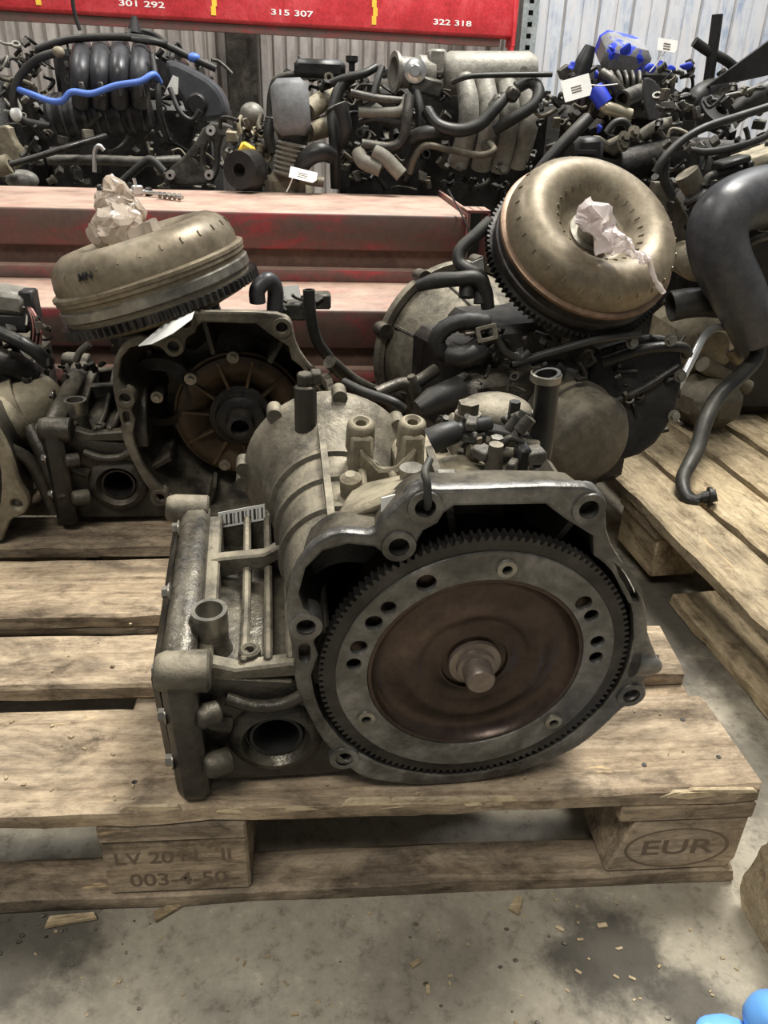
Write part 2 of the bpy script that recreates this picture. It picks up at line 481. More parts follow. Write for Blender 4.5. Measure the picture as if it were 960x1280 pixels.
def concrete():
    m, t, B, N, L = nt('concrete_floor')
    v = coords(N, L, rnd=False)
    n1 = noise(N, L, 2.2, 8, 0.68, v, 0.4)
    r1 = ramp(N, [(0.3, (0.2, 0.178, 0.14)), (0.5, (0.32, 0.29, 0.23)), (0.7, (0.43, 0.395, 0.32))]); L.new(n1, r1.inputs[0])
    n2 = noise(N, L, 45, 5, 0.75, v); r2 = ramp(N, [(0.3, (0.35, 0.33, 0.3)), (0.46, (0.95, 0.94, 0.92)), (0.6, (1.1, 1.1, 1.08)), (0.7, (1.5, 1.48, 1.42))]); L.new(n2, r2.inputs[0])
    c = mixc(N, L, 0.8, r1.outputs[0], r2.outputs[0], 'MULTIPLY')
    # ragged soft blots: oil stains in front, last two darken floor right of pallet
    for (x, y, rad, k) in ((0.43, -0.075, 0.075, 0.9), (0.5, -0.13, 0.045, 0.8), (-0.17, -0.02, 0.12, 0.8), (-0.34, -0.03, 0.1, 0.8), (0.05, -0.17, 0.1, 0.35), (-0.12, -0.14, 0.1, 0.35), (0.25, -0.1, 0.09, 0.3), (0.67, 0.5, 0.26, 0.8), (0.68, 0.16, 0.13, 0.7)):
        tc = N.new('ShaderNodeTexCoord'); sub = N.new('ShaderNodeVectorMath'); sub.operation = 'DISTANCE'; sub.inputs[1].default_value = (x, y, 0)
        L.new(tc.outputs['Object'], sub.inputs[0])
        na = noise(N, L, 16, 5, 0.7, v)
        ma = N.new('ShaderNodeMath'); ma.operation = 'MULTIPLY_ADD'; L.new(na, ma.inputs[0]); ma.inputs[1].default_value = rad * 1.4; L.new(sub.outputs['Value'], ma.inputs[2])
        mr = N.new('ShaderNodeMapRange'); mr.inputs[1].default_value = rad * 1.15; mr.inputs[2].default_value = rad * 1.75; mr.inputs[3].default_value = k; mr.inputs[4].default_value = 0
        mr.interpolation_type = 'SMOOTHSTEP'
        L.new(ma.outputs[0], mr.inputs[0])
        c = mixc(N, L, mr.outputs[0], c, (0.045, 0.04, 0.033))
    L.new(c, B.inputs['Base Color']); B.inputs['Roughness'].default_value = 0.75; B.inputs['Specular IOR Level'].default_value = 0.3
    bp = N.new('ShaderNodeBump'); bp.inputs['Strength'].default_value = 0.4; bp.inputs['Distance'].default_value = 0.004
    L.new(n2, bp.inputs['Height']); L.new(bp.outputs[0], B.inputs['Normal'])
    return m


def sheet(name, stops, blot):
    m, t, B, N, L = nt(name)
    v = coords(N, L, (6, 6, 1.2)); n1 = noise(N, L, 2.5, 5, 0.7, v, 0.3)
    r1 = ramp(N, stops); L.new(n1, r1.inputs[0])
    v2 = coords(N, L); n2 = noise(N, L, 11, 4, 0.7, v2); r2 = ramp(N, [(0.4, (0, 0, 0)), (0.62, (blot,) * 3)]); L.new(n2, r2.inputs[0])
    c = mixc(N, L, r2.outputs[0], r1.outputs[0], (0.55, 0.57, 0.6))
    L.new(c, B.inputs['Base Color']); B.inputs['Roughness'].default_value = 0.5
    return m


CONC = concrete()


def daubed():
    m = grime('blue_daubed_alloy', (.1, .1, .1), (.18, .18, .18), (.27, .27, .275), .3, .5, 9, .2)
    t = m.node_tree; N, L = t.nodes, t.links; B = N['Principled BSDF']
    src = B.inputs['Base Color'].links[0].from_socket
    n1 = noise(N, L, 13, 3, .6, coords(N, L)); r = ramp(N, [(.53, (0, 0, 0)), (.57, (1, 1, 1))]); L.new(n1, r.inputs[0])
    L.new(mixc(N, L, r.outputs[0], src, (.02, .05, .6)), B.inputs['Base Color'])
    return m


DAUB = daubed()
BRASSY = plain('brassy_pipe', (.42, .38, .28), .35, .6)
SHEETL = sheet('wall_sheet_grey', [(0.3, (0.18, 0.16, 0.145)), (0.7, (0.4, 0.365, 0.33))], 0.15)
SHEETR = sheet('wall_sheet_pale', [(0.36, (0.28, 0.33, 0.43)), (0.47, (0.46, 0.48, 0.52)), (0.58, (0.56, 0.54, 0.54)), (0.7, (0.38, 0.4, 0.46))], 0.6)
GALV = grime('galvanised_post', (0.22, 0.24, 0.24), (0.3, 0.33, 0.33), (0.38, 0.4, 0.4), 0.3, 0.5, 12, 0.05)


def wrap_mat(name, tint, alpha_rough=0.18):
    m, t, B, N, L = nt(name)
    B.inputs['Base Color'].default_value = (*tint, 1); B.inputs['Roughness'].default_value = alpha_rough
    B.inputs['Transmission Weight'].default_value = 0.55; B.inputs['IOR'].default_value = 1.3
    return m


WRAP = wrap_mat('clear_wrap', (0.9, 0.82, 0.8)); WRAPT = wrap_mat('dusty_wrap', (0.7, 0.6, 0.5), 0.16)

# ------------------------------------------------------------------ setting
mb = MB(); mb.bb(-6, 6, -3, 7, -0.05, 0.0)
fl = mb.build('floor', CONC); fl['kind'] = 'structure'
m = MB(); m.bb(-4.2, 4.6, 4.26, 4.34, 0, 3.2)
wall = m.build('wall_back', SHEETL); wall['kind'] = 'structure'
XW = W(664, 40, 4.2).x
m = MB(); m.loft([[(0, 0, 0), (.012, -.022, 0), (.048, -.022, 0), (.06, 0, 0)], [(0, 0, 3.2), (.012, -.022, 3.2), (.048, -.022, 3.2), (.06, 0, 3.2)]])
me = None
x = XW - .075
while x > -2.6:
    if me is None:
        o = m.build('wall_panel', SHEETL, wall); me = o.data
    else:
        o = bpy.data.objects.new('wall_panel', me); COL.objects.link(o); o.parent = wall
    o.location = (x, 4.26, 0); x -= .0685
m = MB(); m.loft([[(0, 0, 0), (.004, -.016, 0), (.082, -.016, 0), (.086, -.004, 0), (.092, -.004, 0), (.096, -.016, 0), (.172, -.016, 0), (.178, 0, 0)],
                  [(0, 0, 3.2), (.004, -.016, 3.2), (.082, -.016, 3.2), (.086, -.004, 3.2), (.092, -.004, 3.2), (.096, -.016, 3.2), (.172, -.016, 3.2), (.178, 0, 3.2)]])
me = None
x = XW
while x < 3.6:
    if me is None:
        o = m.build('wall_panel', SHEETR, wall, smooth=0); me = o.data
    else:
        o = bpy.data.objects.new('wall_panel', me); COL.objects.link(o); o.parent = wall
    o.location = (x, 4.26, 0); x += .186
a = W(283, 90, 4.1); b = W(322, 90, 4.1)
m = MB(); m.bb(a.x, b.x, 4.1, 4.24, 0, 3.2, bev=.01); o = m.build('trim_1', CASTD); o['kind'] = 'structure'

# ------------------------------------------------------------------ rack at the back: long red beam on a perforated post
YB = 3.95
B0 = W(640, 49, YB); 
lo, hi = 2.0, 5.0
for _ in range(50):
    mid = (lo + hi) / 2
    if W(-30, 11, mid).z < B0.z: lo = mid
    else: hi = mid
A0 = W(-30, 11, min(max((lo + hi) / 2, 3.2), 4.15))
rk = thing('rack_beam', 'long bright red rack beam with yellow marks along the back wall', 'beam', (B0.x, B0.y, B0.z), (0, 0, math.atan2(A0.y - B0.y, A0.x - B0.x) + PI))
LEN = (Vector((A0.x, A0.y)) - Vector((B0.x, B0.y))).length
H = PX(43, B0); LEN += 1.2
m = MB(); m.prism([(0, 0), (-.012, .012), (-.012, H), (.05, H), (.05, 0)], ((-LEN, 0, 0), (0, 1, 0), (0, 0, 1)), LEN)
m.build('beam_body', REDR, rk, bevel=.004)
m = MB(); m.bb(-LEN, -.06, .01, .05, -.035, 0); m.build('lower_lip', RED, rk)
m = MB(); m.bb(-.01, .012, -.02, .06, -.035, H + .01, bev=.003); m.bb(-.01, .006, -.02, .03, -.075, -.035); m.build('end_hook', REDR, rk)
ri = inv_of(rk)
for px, py in ((62, 8), (262, 12), (459, 17)):
    p = ri @ W(px, py, 3.95); m = MB()
    for k in range(4): m.box((p.x + .006 * (k % 2), -.0135, H * (.25 + .2 * k)), (.022, .003, H * .2))
    m.build('yellow_mark', YELLOW, rk, smooth=0)
for px, s in ((180, '301 292'), (357, '315 307'), (560, '322 318')):
    p = ri @ W(px, 25, 3.95); m = MB(); m.text(s, ((p.x, -.0125, H * .3), (1, 0, 0), (0, 0, 1)), .036, .002, (1.7, .9)); m.build('chalk_marks', PAPER, rk, smooth=0)
pc = W(661, 40, 3.98)
po = thing('rack_post', 'grey perforated steel rack post at the end of the red beam', 'post', (pc.x, 3.98, 0))
m = MB(); wv = PX(10, pc)
holes = []
for k in range(60):
    z = .03 + k * .05
    holes.append(rrect(-.012, .012, z, z + .022, .004, 2))
m.bb(-wv, -.012, -.003, 0, 0, 3.1); m.bb(.012, wv, -.003, 0, 0, 3.1)
for k in range(62): m.bb(-.012, .012, -.003, 0, k * .05 + .022, min(k * .05 + .05, 3.1))
m.bb(-wv, -wv + .003, 0, .08, 0, 3.1); m.bb(wv - .003, wv, 0, .08, 0, 3.1); 
m.build('post_profile', GALV, po, smooth=0)
m = MB(); m.bb(-wv, wv, .076, .08, 0, 3.1); m.build('post_back', STEELD, po, smooth=0)
m = MB(); m.bb(-.07, .07, -.03, .11, 0, .008); m.build('foot_plate', GALV, po)
for i, (x0, x1) in enumerate(((582, 606), (622, 640))):
    a = W(x0, 6, 3.97); b = W(x1, 6, 3.97)
    t = thing('cardboard_box', ['tan cardboard box on the red rack beam, left of two', 'tan cardboard box on the red rack beam beside the post'][i], 'box', ((a.x + b.x) / 2, 3.99, B0.z + H), group='boxes on the rack')
    w2 = (b.x - a.x) / 2
    m = MB(); m.bb(-w2, w2, 0, .16, 0, .14, bev=.003); m.build('carton', TANP, t)
    m = MB(); m.bb(-w2, w2, .07, .09, .1405, .1415); m.build('packing_tape', PAPER, t)

# ------------------------------------------------------------------ stack of red rack beams lying across the middle
YF = 1.2
zt = W(300, 264, YF).z; z1 = W(300, 310, YF).z; z2 = W(300, 336, YF).z; z3 = W(300, 351, YF).z
HB = zt - z3
y2 = WZ(300, 386, z3).y
xe = W(582, 280, YF).x
depth = WZ(300, 239, zt).y - YF
BG = 'red rack beams stacked on the floor'


def rack_beam(label, x1, yf, zb, hb):
    t = thing('red_beam', label, 'beam', (x1, yf, zb), (0, 0, 0), BG)
    L = 2.6; s = hb / HB
    m = MB()
    m.prism([(0, z1 - z3), (0, zt - z3 - .004), (.004, zt - z3), (depth, zt - z3), (depth, 0), (0, 0), (0, z2 - z3), (.02, z2 - z3 + .004), (.02, z1 - z3 - .004)], ((-L, 0, 0), (0, 1, 0), (0, 0, 1)), L)
    for v in m.bm.verts: v.co.z *= s
    m.build('beam_profile', RED, t, bevel=.002)
    m = MB(); m.bb(-L, -.003, .017, .0195, (z2 - z3 + .003) * s, (z1 - z3 - .003) * s); m.build('web_strip', WEB, t)
    m = MB(); m.bb(0, .008, -.012, depth + .02, -.0, hb + .012, bev=.002)
    m.plate([(0, 0), (.05, 0), (.05, .075), (0, .075)], [circ(.014 + .02 * (k % 2), .01 + .0135 * (k // 2), .004, 8) for k in range(10)], ((0.0, -.012, hb + .008), (1, 0, 0), (0, 1, 0)), .005)
    m.bb(.045, .05, -.012, .063, hb * .3, hb + .01)
    m.build('end_connector', RED, t)
    return t


rack_beam('topmost red rack beam of the stack, perforated end bracket showing', xe, YF, z3, HB)
rack_beam('second red rack beam of the stack, jutting out below the top one', xe - .04, y2, z3 - HB, HB)
hb2 = (z3 - HB) / 2
rack_beam('third red rack beam of the stack, just above the floor beam', xe - .02, y2 + .06, hb2, hb2)
rack_beam('lowest red rack beam of the stack, lying on the floor', xe, y2 + .06, 0, hb2)
# linkage lying on the top beam
f0 = W(125, 240, YF + .02)
fz = zt
q = lambda px, py: WZ(px, py, fz + .009)
t = thing('linkage_rod', 'small silver linkage rod with joints lying on the top red beam', 'rod', (q(175, 243).x, q(175, 243).y, fz))
iv = inv_of(t)
m = MB(iv); m.tube(spline([q(124, 235), q(145, 241), q(165, 240), q(190, 241), q(228, 247)], 5), .0045, 10); m.build('rod', CHROME, t)
for px, py, rr in ((126, 236, .011), (148, 238, .011), (186, 240, .011)):
    m = MB(iv); p = q(px, py); m.lathe([(rr * .5, -.005), (rr, -.005), (rr, .005), (rr * .5, .005)], p, (1, -.25, 0), 16, close=True); m.build('rod_joint', STEELD, t)
m = MB(iv); p = q(172, 240); m.box(p + Vector((0, 0, .004)), (.026, .016, .022), Matrix.Rotation(.4, 3, 'Z'), bev=.003); m.cyl(p, p + Vector((-.005, .0, .03)), .004); m.build('valve_body', CHROME, t)
m = MB(iv)
for k in range(5): p = q(200 + k * 6, 244 + k * .5); m.cyl(p - Vector((.003, 0, 0)), p + Vector((.003, 0, 0)), .0075, n=12)
m.build('threads', STEEL, t, kind='stuff')
a = WZ(585, 291, zt - .03); 
m = MB(); m.tube(spline([W(560, 237, YF + .03), W(570, 255, YF + .01), W(582, 278, YF - .02), W(588, 290, YF - .03)], 5), .0018, 6)
tag(m.build('loose_wire', BLACKP), 'thin dark wire hanging over the bracketed end of top beam', 'wire')


# ------------------------------------------------------------------ pallets
def board(mb, x0, x1, y0, y1, z0, z1, rng, jit=0.0018, seg=14, warp=0.002, edge=0.0):
    c = 0.003
    loops = []
    ph = rng.random() * 50
    for i in range(seg + 1):
        x = x0 + (x1 - x0) * i / seg
        dz = warp * mnoise.noise((x * 2 + ph, 0, 0))
        j = lambda: rng.uniform(-jit, jit)
        e = edge * max(0, mnoise.noise((x * 14 + ph, 3, 0))) * 2
        pr = [(y0 + c + e + j(), z0 + j() * .4), (y1 - c + j(), z0 + j() * .4), (y1 + j(), z0 + c), (y1 + j(), z1 - c + j() * .4),
              (y1 - c + j(), z1), (y0 + c * 1.5 + e * 1.6 + j(), z1 + j() * .5), (y0 + e + j(), z1 - c * 1.2 + j()), (y0 + e * .5 + j(), z0 + c)]
        loops.append([(x + (rng.uniform(-.003, .003) if i in (0, seg) else 0), p[0], p[1] + dz) for p in pr])
    return mb.loft(loops)


def pallet(name, label, loc, rz, mat, seed, marks=False, group=None, edge=0.0):
    rng = random.Random(seed)
    root = thing(name, label, 'pallet', loc, (0, 0, rz), group)
    ys = [(0, .145), (.186, .286), (.3275, .4725), (.514, .614), (.655, .8)]
    for i, (a, b) in enumerate(ys):
        m = board(MB(), -.6, .6, a, b, .122, .144, rng, seg=30, edge=edge if i == 0 else edge * .3)
        m.build('top_plank', mat, root, smooth=30)
    for x in (-.6, -.0725, .455):
        m = MB()
        m.box((x + .0725, .4, .111), (.145, .8, .0215), bev=.002); m.rough(.001, 20, seed)
        m.build('cross_plank', mat, root, smooth=30)
    for a, b in ((0, .05), (.3275, .4725), (.7, .8)):
        m = board(MB(), -.6, .6, a, b, 0.0, .0215, rng, seg=16); m.build('bottom_plank', mat, root, smooth=30)
    for xi, (x0, x1) in enumerate(((-.6, -.455), (-.0725, .0725), (.455, .6))):
        for yi, (a, b) in enumerate(((0, .1), (.3275, .4725), (.7, .8))):
            m = MB()
            if xi == 2 and yi == 0:
                out = [(.453, .022), (.59, .022), (.598, .035), (.598, .1), (.475, .1), (.466, .07)]
            elif xi == 0 and yi == 0:
                out = [(-.59, .022), (-.455, .022), (-.455, .1), (-.598, .1), (-.598, .035)]
            else:
                out = [(x0, .022), (x1, .022), (x1, .1), (x0, .1)]
            m.prism(out, ((0, a + .002, 0), (1, 0, 0), (0, 0, 1)), -(b - a - .002))
            bk = m.build('block', mat, root, bevel=.0025, smooth=30)
            if marks and yi == 0 and xi == 2:
                t = MB(); t.text('EUR', ((.527, a + .0022, .057), (1, 0, 0), (0, 0, 1)), .03, .0008, (1.5, 1.05))
                t.plate(circ(0, 0, 1, 40), [circ(0, 0, .94, 40)], ((.527, a + .0026, .057), (1, 0, 0), (0, 0, 1)), .001)
                for v in t.bm.verts:          # oval ring: stretch the unit ring only
                    dx, dz = v.co.x - .527, v.co.z - .057
                    if math.hypot(dx, dz) > .5: v.co.x = .527 + dx * .058; v.co.z = .057 + dz * .03
                t.build('burnt_lettering', INK, bk, smooth=0)
            if marks and yi == 0 and xi == 1:
                t = MB(); t.text('003-4-50', ((0.0, a + .0022, .041), (1, 0, 0), (0, 0, 1)), .026, .0012, (1.05, 1))
                t.text('LV 20', ((-.032, a + .0022, .074), (1, 0, 0), (0, 0, 1)), .024, .0012, (1.05, 1))
                t.text('N   II', ((.03, a + .0022, .076), (1, 0, 0), (0, 0, 1)), .024, .0012, (1.05, 1))
                t.build('burnt_lettering', INK, bk, smooth=0)
    nl = MB()
    for a, b in ys:
        for x in (-.5275, 0, .5275):
            for dx, dy in ((-.04, .25), (.03, .7), (.045, .3)):
                p = (x + dx, a + (b - a) * dy, .1435); nl.cyl(p, (p[0], p[1], .1452), .0028, n=6)
    nl.build('nail_heads', STEELD, root, kind='stuff')
    return root


P1 = pallet('wooden_pallet', 'dusty wooden pallet stamped EUR in front, carrying the gearboxes', (0, 0, 0), 0, WOOD, 3, True, edge=.006)
rng = random.Random(77)
for k in range(16):            # splintered strips torn along the front edge
    x = rng.choice([rng.uniform(-.34, .06), rng.uniform(.08, .35), rng.uniform(.4, .58)]); ln = rng.uniform(.02, .06)
    m = MB(); m.prism([(-ln, .0), (-ln * .3, -.004), (ln, .001), (ln * .9, .005), (-ln * .6, .006)], ((x, .0035 + rng.uniform(0, .002), .136 + rng.uniform(-.008, .006)), (1, rng.uniform(-.03, .03), 0), (0, 0, 1)), .004)
    m.build('splinter', WOODP, P1, smooth=0)
# right-hand pallet: narrower planks running away from us, lower plank broken off
def pallet_right():
    rng = random.Random(11)
    root = thing('wooden_pallet', 'pale wooden pallet at right carrying the engine with the big hose', 'pallet', (.7145, .66, 0), (0, 0, R(-85)))
    for i, (a, b) in enumerate(((0, .103), (.119, .232), (.255, .36), (.385, .49), (.515, .62), (.645, .8))):
        board(MB(), -.6, .6, a, b, .122, .144, rng, seg=30, edge=.006 if i == 0 else .002).build('top_plank', WOODR, root, smooth=30)
    for x in (-.6, -.0725, .455):
        m = MB(); m.box((x + .0725, .4, .111), (.145, .79, .0215), bev=.002); m.build('cross_plank', WOODR, root)
        for a, b in ((.01, .1), (.3275, .4725), (.7, .8)):
            m = MB(); m.box((x + .0725, (a + b) / 2, .0607), (.14, b - a - .004, .078), bev=.003); m.build('block', WOODR, root)
    for a, b, x0 in ((.025, .125, .125), (.3275, .4725, -.6), (.7, .8, -.6)):
        board(MB(), x0, .6, a, b, 0, .0215, rng, seg=16, jit=.003).build('bottom_plank', WOODR, root, smooth=30)
    return root


P2 = pallet_right()
c0 = WZ(926, 1136, 0); c1 = WZ(962, 1197, 0)
t = thing('wood_block', 'pale splintered timber pallet block at the lower right edge', 'block', (c0.x, c0.y, 0))
d_ = Vector((c1.x - c0.x, c1.y - c0.y, 0)).normalized()
m = MB(); m.prism([(0, 0), (-.013, .024), (-.009, .05), (-.005, .082), (0, .105), (-.001, .128), (.03, .132), (.145, .128), (.145, .0)], ((0, 0, 0), d_, (0, 0, 1)), -.1)
bmesh.ops.subdivide_edges(m.bm, edges=m.bm.edges[:], cuts=3, use_grid_fill=True); m.rough(.003, 60); m.build('block', WOODP, t, smooth=30)  # brightened wood: the light on this face is put into the colour
board(MB(), .01, .22, -.14, -.03, .132, .154, random.Random(5), seg=10).build('plank', WOODP, t, smooth=30)

# wood chips and grit on the floor
rng = random.Random(21)
m = MB()
for k in range(520):
    x = rng.uniform(-.75, .72); y = rng.uniform(-.42, -.005)
    s = rng.uniform(.001, .0028) * (1.0 if rng.random() < .9 else 1.8)
    m.box((x, y, s * .25), (s * rng.uniform(1, 2.6), s, s * .5), Matrix.Rotation(rng.uniform(0, 6.3), 3, 'Z'))
m.build('wood_chips', WOODR, None, smooth=0, kind='stuff')
bpy.data.objects['wood_chips']['label'] = 'pale wood chips scattered on the concrete before the pallet'
bpy.data.objects['wood_chips']['category'] = 'chips'
m = MB()
for k in range(160):
    if k < 60: x = rng.gauss(-.2, .07); y = rng.gauss(-.02, .012)
    else: x = rng.uniform(-.75, .72); y = rng.uniform(-.4, -.01)
    s = rng.uniform(.001, .0028); m.ball((x, y, s * .3), s, (1.3, 1, .6), 1)
m.rough(.001, 120)
g = m.build('grit', CASTD, None, kind='stuff'); g['label'] = 'dark grit lying along the front of the pallet'; g['category'] = 'grit'
for i, (px, py, ln, an) in enumerate(((210, 1139, .03, .5), (90, 1150, .05, .1), (646, 1131, .022, 1.0))):
    p = WZ(px, py, .002); m = MB(); m.prism([(-ln / 2, -.006), (ln / 2, -.003), (ln / 2.4, .004), (-ln / 2.2, .006)], (p, (math.cos(an), math.sin(an), 0), (-math.sin(an), math.cos(an), 0)), .003)
    tag(m.build('wood_splinter', WOODR, None, smooth=0), ['yellowish wood splinter under the middle pallet block', 'flat grey wood splinter by the pallet at far left', 'thin pale splinter in front of the right pallet gap'][i], 'splinter')
m = MB()
for k in range(150):
    x = rng.uniform(-.6, .55); y = rng.uniform(0.005, .14) if k < 110 else rng.uniform(.19, .47)
    if -.02 < x < .5 and y > 0.03: continue
    s = rng.uniform(.001, .0032); m.box((x, y, .1452 + s * .2), (s * rng.uniform(1, 2), s, s * .5), Matrix.Rotation(rng.uniform(0, 6), 3, 'Z'))
m.build('plank_chips', WOODR, P1, smooth=0, kind='stuff')
# bright blue plastic thing at the corner
p = WZ(950, 1262, .03)
t = thing('blue_bag', 'crumpled bright blue plastic bag at the bottom right corner', 'bag', (p.x, p.y, 0))
m = MB(); m.ball((.012, -.004, .022), .026, (1.0, .9, .85), 3); m.rough(.004, 45, 2); m.build('bag_body', BLUEB, t)
m = MB(); m.ball((-.032, -.006, .008), .018, (1.5, .9, .45), 3); m.rough(.003, 60, 5); m.build('bag_fold', BLUEB, t)


# ------------------------------------------------------------------ gearboxes
OUTER = [(-0.069, 0.347), (-0.06, 0.35), (-0.043, 0.348), (0.066, 0.348), (0.082, 0.342), (0.091, 0.327), (0.098, 0.296), (0.116, 0.271), (0.139, 0.241),
         (0.153, 0.213), (0.161, 0.181), (0.178, 0.155), (0.18, 0.138), (0.169, 0.129), (0.171, 0.111), (0.162, 0.097), (0.152, 0.088), (0.143, 0.072), (0.123, 0.044),
         (0.103, 0.028), (0.062, 0.009), (0.017, 0.0), (-0.03, 0.0), (-0.061, 0.006), (-0.096, 0.018), (-0.111, 0.033), (-0.131, 0.063), (-0.142, 0.085),
         (-0.157, 0.128), (-0.163, 0.152), (-0.163, 0.187), (-0.167, 0.215), (-0.167, 0.241), (-0.164, 0.265), (-0.156, 0.286), (-0.144, 0.303), (-0.127, 0.312), (-0.112, 0.311),
         (-0.097, 0.309), (-0.092, 0.322), (-0.08, 0.334)]
RAIL = [(-.275, .165), (-.235, .175), (-.19, .178), (-.115, .222), (-.115, .205), (-.19, .16), (-.275, .14)]
INNER = circ(0, .162, .147, 44, R(180), R(418), True)[:-1] + [(.085, .298), (.058, .316), (.047, .325), (.04, .331), (-.034, .332), (-.042, .326), (-.046, .316), (-.057, .31), (-.066, .29), (-.077, .281), (-.086, .286),
         (-.096, .296), (-.118, .300), (-.137, .294), (-.151, .278), (-.157, .253), (-.153, .238), (-.142, .228), (-.139, .214), (-.145, .2), (-.141, .185)]
HOLES = [circ(-.058, .333, .0085, 14), circ(-.077, .297, .0085, 14), circ(-.152, .219, .0075, 14), circ(.076, .326, .0085, 14), circ(.159, .111, .0075, 14),
         circ(-.118, .052, .006, 12), rrect(-.158, -.149, .178, .197, .004), [(.112, .268), (.119, .266), (.139, .238), (.141, .226), (.134, .228), (.121, .25)]]


def polar_resample(pts, c, n):
    """radial resample of a star-shaped outline about c"""
    out = []
    m = len(pts)
    for k in range(n):
        a = 2 * PI * k / n; d = (math.cos(a), math.sin(a)); best = 0
        for i in range(m):
            p = pts[i]; q = pts[(i + 1) % m]
            px, py = p[0] - c[0], p[1] - c[1]; qx, qy = q[0] - c[0], q[1] - c[1]
            ex, ey = qx - px, qy - py
            den = d[0] * ey - d[1] * ex
            if abs(den) < 1e-12: continue
            t = (px * ey - py * ex) / den
            u = (px * d[1] - py * d[0]) / den
            if t > 0 and -1e-6 <= u <= 1 + 1e-6: best = max(best, t)
        out.append((c[0] + d[0] * best, c[1] + d[1] * best))
    return out


def gearbox_shell(root, flange_mat, case_mat, oily, tan):
    """transaxle of the two gearboxes that face us; local x right, y into the case, z up; bell mouth in the plane y=0"""
    FR = ((0, 0.012, 0), (1, 0, 0), (0, 0, 1))           # U x V = -y, so the plate runs 0.012 -> 0
    m = MB(); m.plate(soft2d(OUTER), [INNER] + HOLES, FR, .012, .003)
    m.rough(.0008, 60)
    for p in ((-.058, .333), (-.077, .297), (-.152, .219), (.076, .326), (.159, .111), (-.118, .052)):   # raised bolt bosses
        m.lathe([(.0085, -.002), (.014, -.002), (.0155, .004), (.0155, .018)], (p[0], .0, p[1]), (0, 1, 0), 18)
    m.tube([(.155, .006, .15), (.172, .004, .146), (.181, .004, .142)], [.016, .0115, .006], 14)
    m.build('bell_flange', flange_mat, root, smooth=40)
    # bell wall
    c = (0, .165); n = 96
    o0 = polar_resample(soft2d(OUTER), c, n); i0 = polar_resample(INNER, c, n)
    def lp(src, y, k, circle=None, f=0):
        res = []
        for i, p in enumerate(src):
            x, z = c[0] + (p[0] - c[0]) * k, c[1] + (p[1] - c[1]) * k
            if circle:
                a = 2 * PI * i / n; x = x * (1 - f) + (c[0] + circle * math.cos(a)) * f; z = z * (1 - f) + (c[1] + circle * math.sin(a)) * f
            res.append((x, y, z))
        return res
    m = MB()
    m.loft([lp(i0, .010, 1.01), lp(o0, .010, .975), lp(o0, .045, .94), lp(o0, .08, .9, .13, .3), lp(o0, .125, .8, .115, .6), lp(i0, .118, .72, .1, .6), lp(i0, .10, .85, .125, .5), lp(i0, .06, .97)], closed=True)
    m.lathe([(0, .117), (.13, .112)], (0, 0, .162), (0, 1, 0), 40)
    for k in range(7):                                    # stiffening webs outside the bell
        a = R(-150 + k * 42)
        p = Vector((math.cos(a) * .14, .07, .165 + math.sin(a) * .14))
        m.box(p, (.05, .09, .006), Matrix.Rotation(-a, 3, 'Y'))
    m.build('bell_housing', oily, root, smooth=40)
    # differential box, lower left
    m = MB()
    m.plate([(-.262, .006), (-.27, .03), (-.272, .146), (-.262, .15), (-.165, .135), (-.14, .1), (-.12, .05), (-.1, .02), (-.11, .004)], [circ(-.182, .067, .0262, 28)], ((0, .255, 0), (1, 0, 0), (0, 0, 1)), .235, .006)
    m.build('differential_case', oily, root, smooth=40)
    m = MB()
    # front rail of the top ledge, dipping to the right, and rear rail
    m.prism([(-.272, .172), (-.255, .168), (-.215, .153), (-.165, .157), (-.15, .152), (-.15, .140), (-.272, .140)], ((0, .022, 0), (1, 0, 0), (0, 0, 1)), -.016)
    m.prism([(-.29, .2), (-.25, .175), (-.17, .185), (-.105, .2), (-.105, .14), (-.29, .13)], ((0, .232, 0), (1, 0, 0), (0, 0, 1)), -.016)
    for x0, x1 in ((-.212, -.232), (-.19, -.205), (-.170, -.180)):
        m.prism([(0.03, .140), (.03, .160), (.06, .152), (.12, .152), (.2, .172), (.235, .184), (.235, .140)], ((x0, 0, 0), (0, 1, 0), (0, 0, 1)), .008)
    m.prism([(0.02, .14), (.02, .165), (.1, .16), (.235, .185), (.235, .14)], ((-.255, 0, 0), (0, 1, 0), (0, 0, 1)), .02)
    m.prism(RAIL, ((0, .165, 0), (1, 0, 0), (0, 0, 1)), -.014)
    # wall rising to the right towards the bell lobe
    m.prism([(.02, .13), (.02, .16), (.05, .20), (.09, .225), (.11, .13)], ((-.16, 0, 0), (0, 1, 0), (0, 0, 1)), .03)
    m.lathe([(.019, .0), (.016, .012), (.0155, .03)], (-.238, .062, .142), (0, 0, 1), 24)
    m.lathe([(.011, .0), (.010, .026), (.0045, .026), (.0045, .015)], (-.203, .042, .135), (0, 0, 1), 16)
    m.build('ribbed_top_case', case_mat, root, bevel=.0022, smooth=40)
    m = MB(); m.lathe([(.0155, .0), (.0165, .003), (.0165, .024), (.0125, .024), (.0115, .004), (0, .003)], (-.238, .062, .168), (0, 0, 1), 28)
    m.build('breather_neck', STEEL, root)
    # side cover, its flange and bolts on the far left
    m = MB()
    m.prism([(.004, .0), (-.004, .02), (-.006, .165), (.004, .180), (.245, .196), (.26, .18), (.26, .02), (.24, .0)], ((-.248, 0, 0), (0, 1, 0), (0, 0, 1)), -.030)
    m.prism([(.03, .02), (.02, .15), (.24, .17), (.24, .02)], ((-.277, 0, 0), (0, 1, 0), (0, 0, 1)), -.014)
    m.build('side_cover', oily, root, bevel=.007, smooth=45)
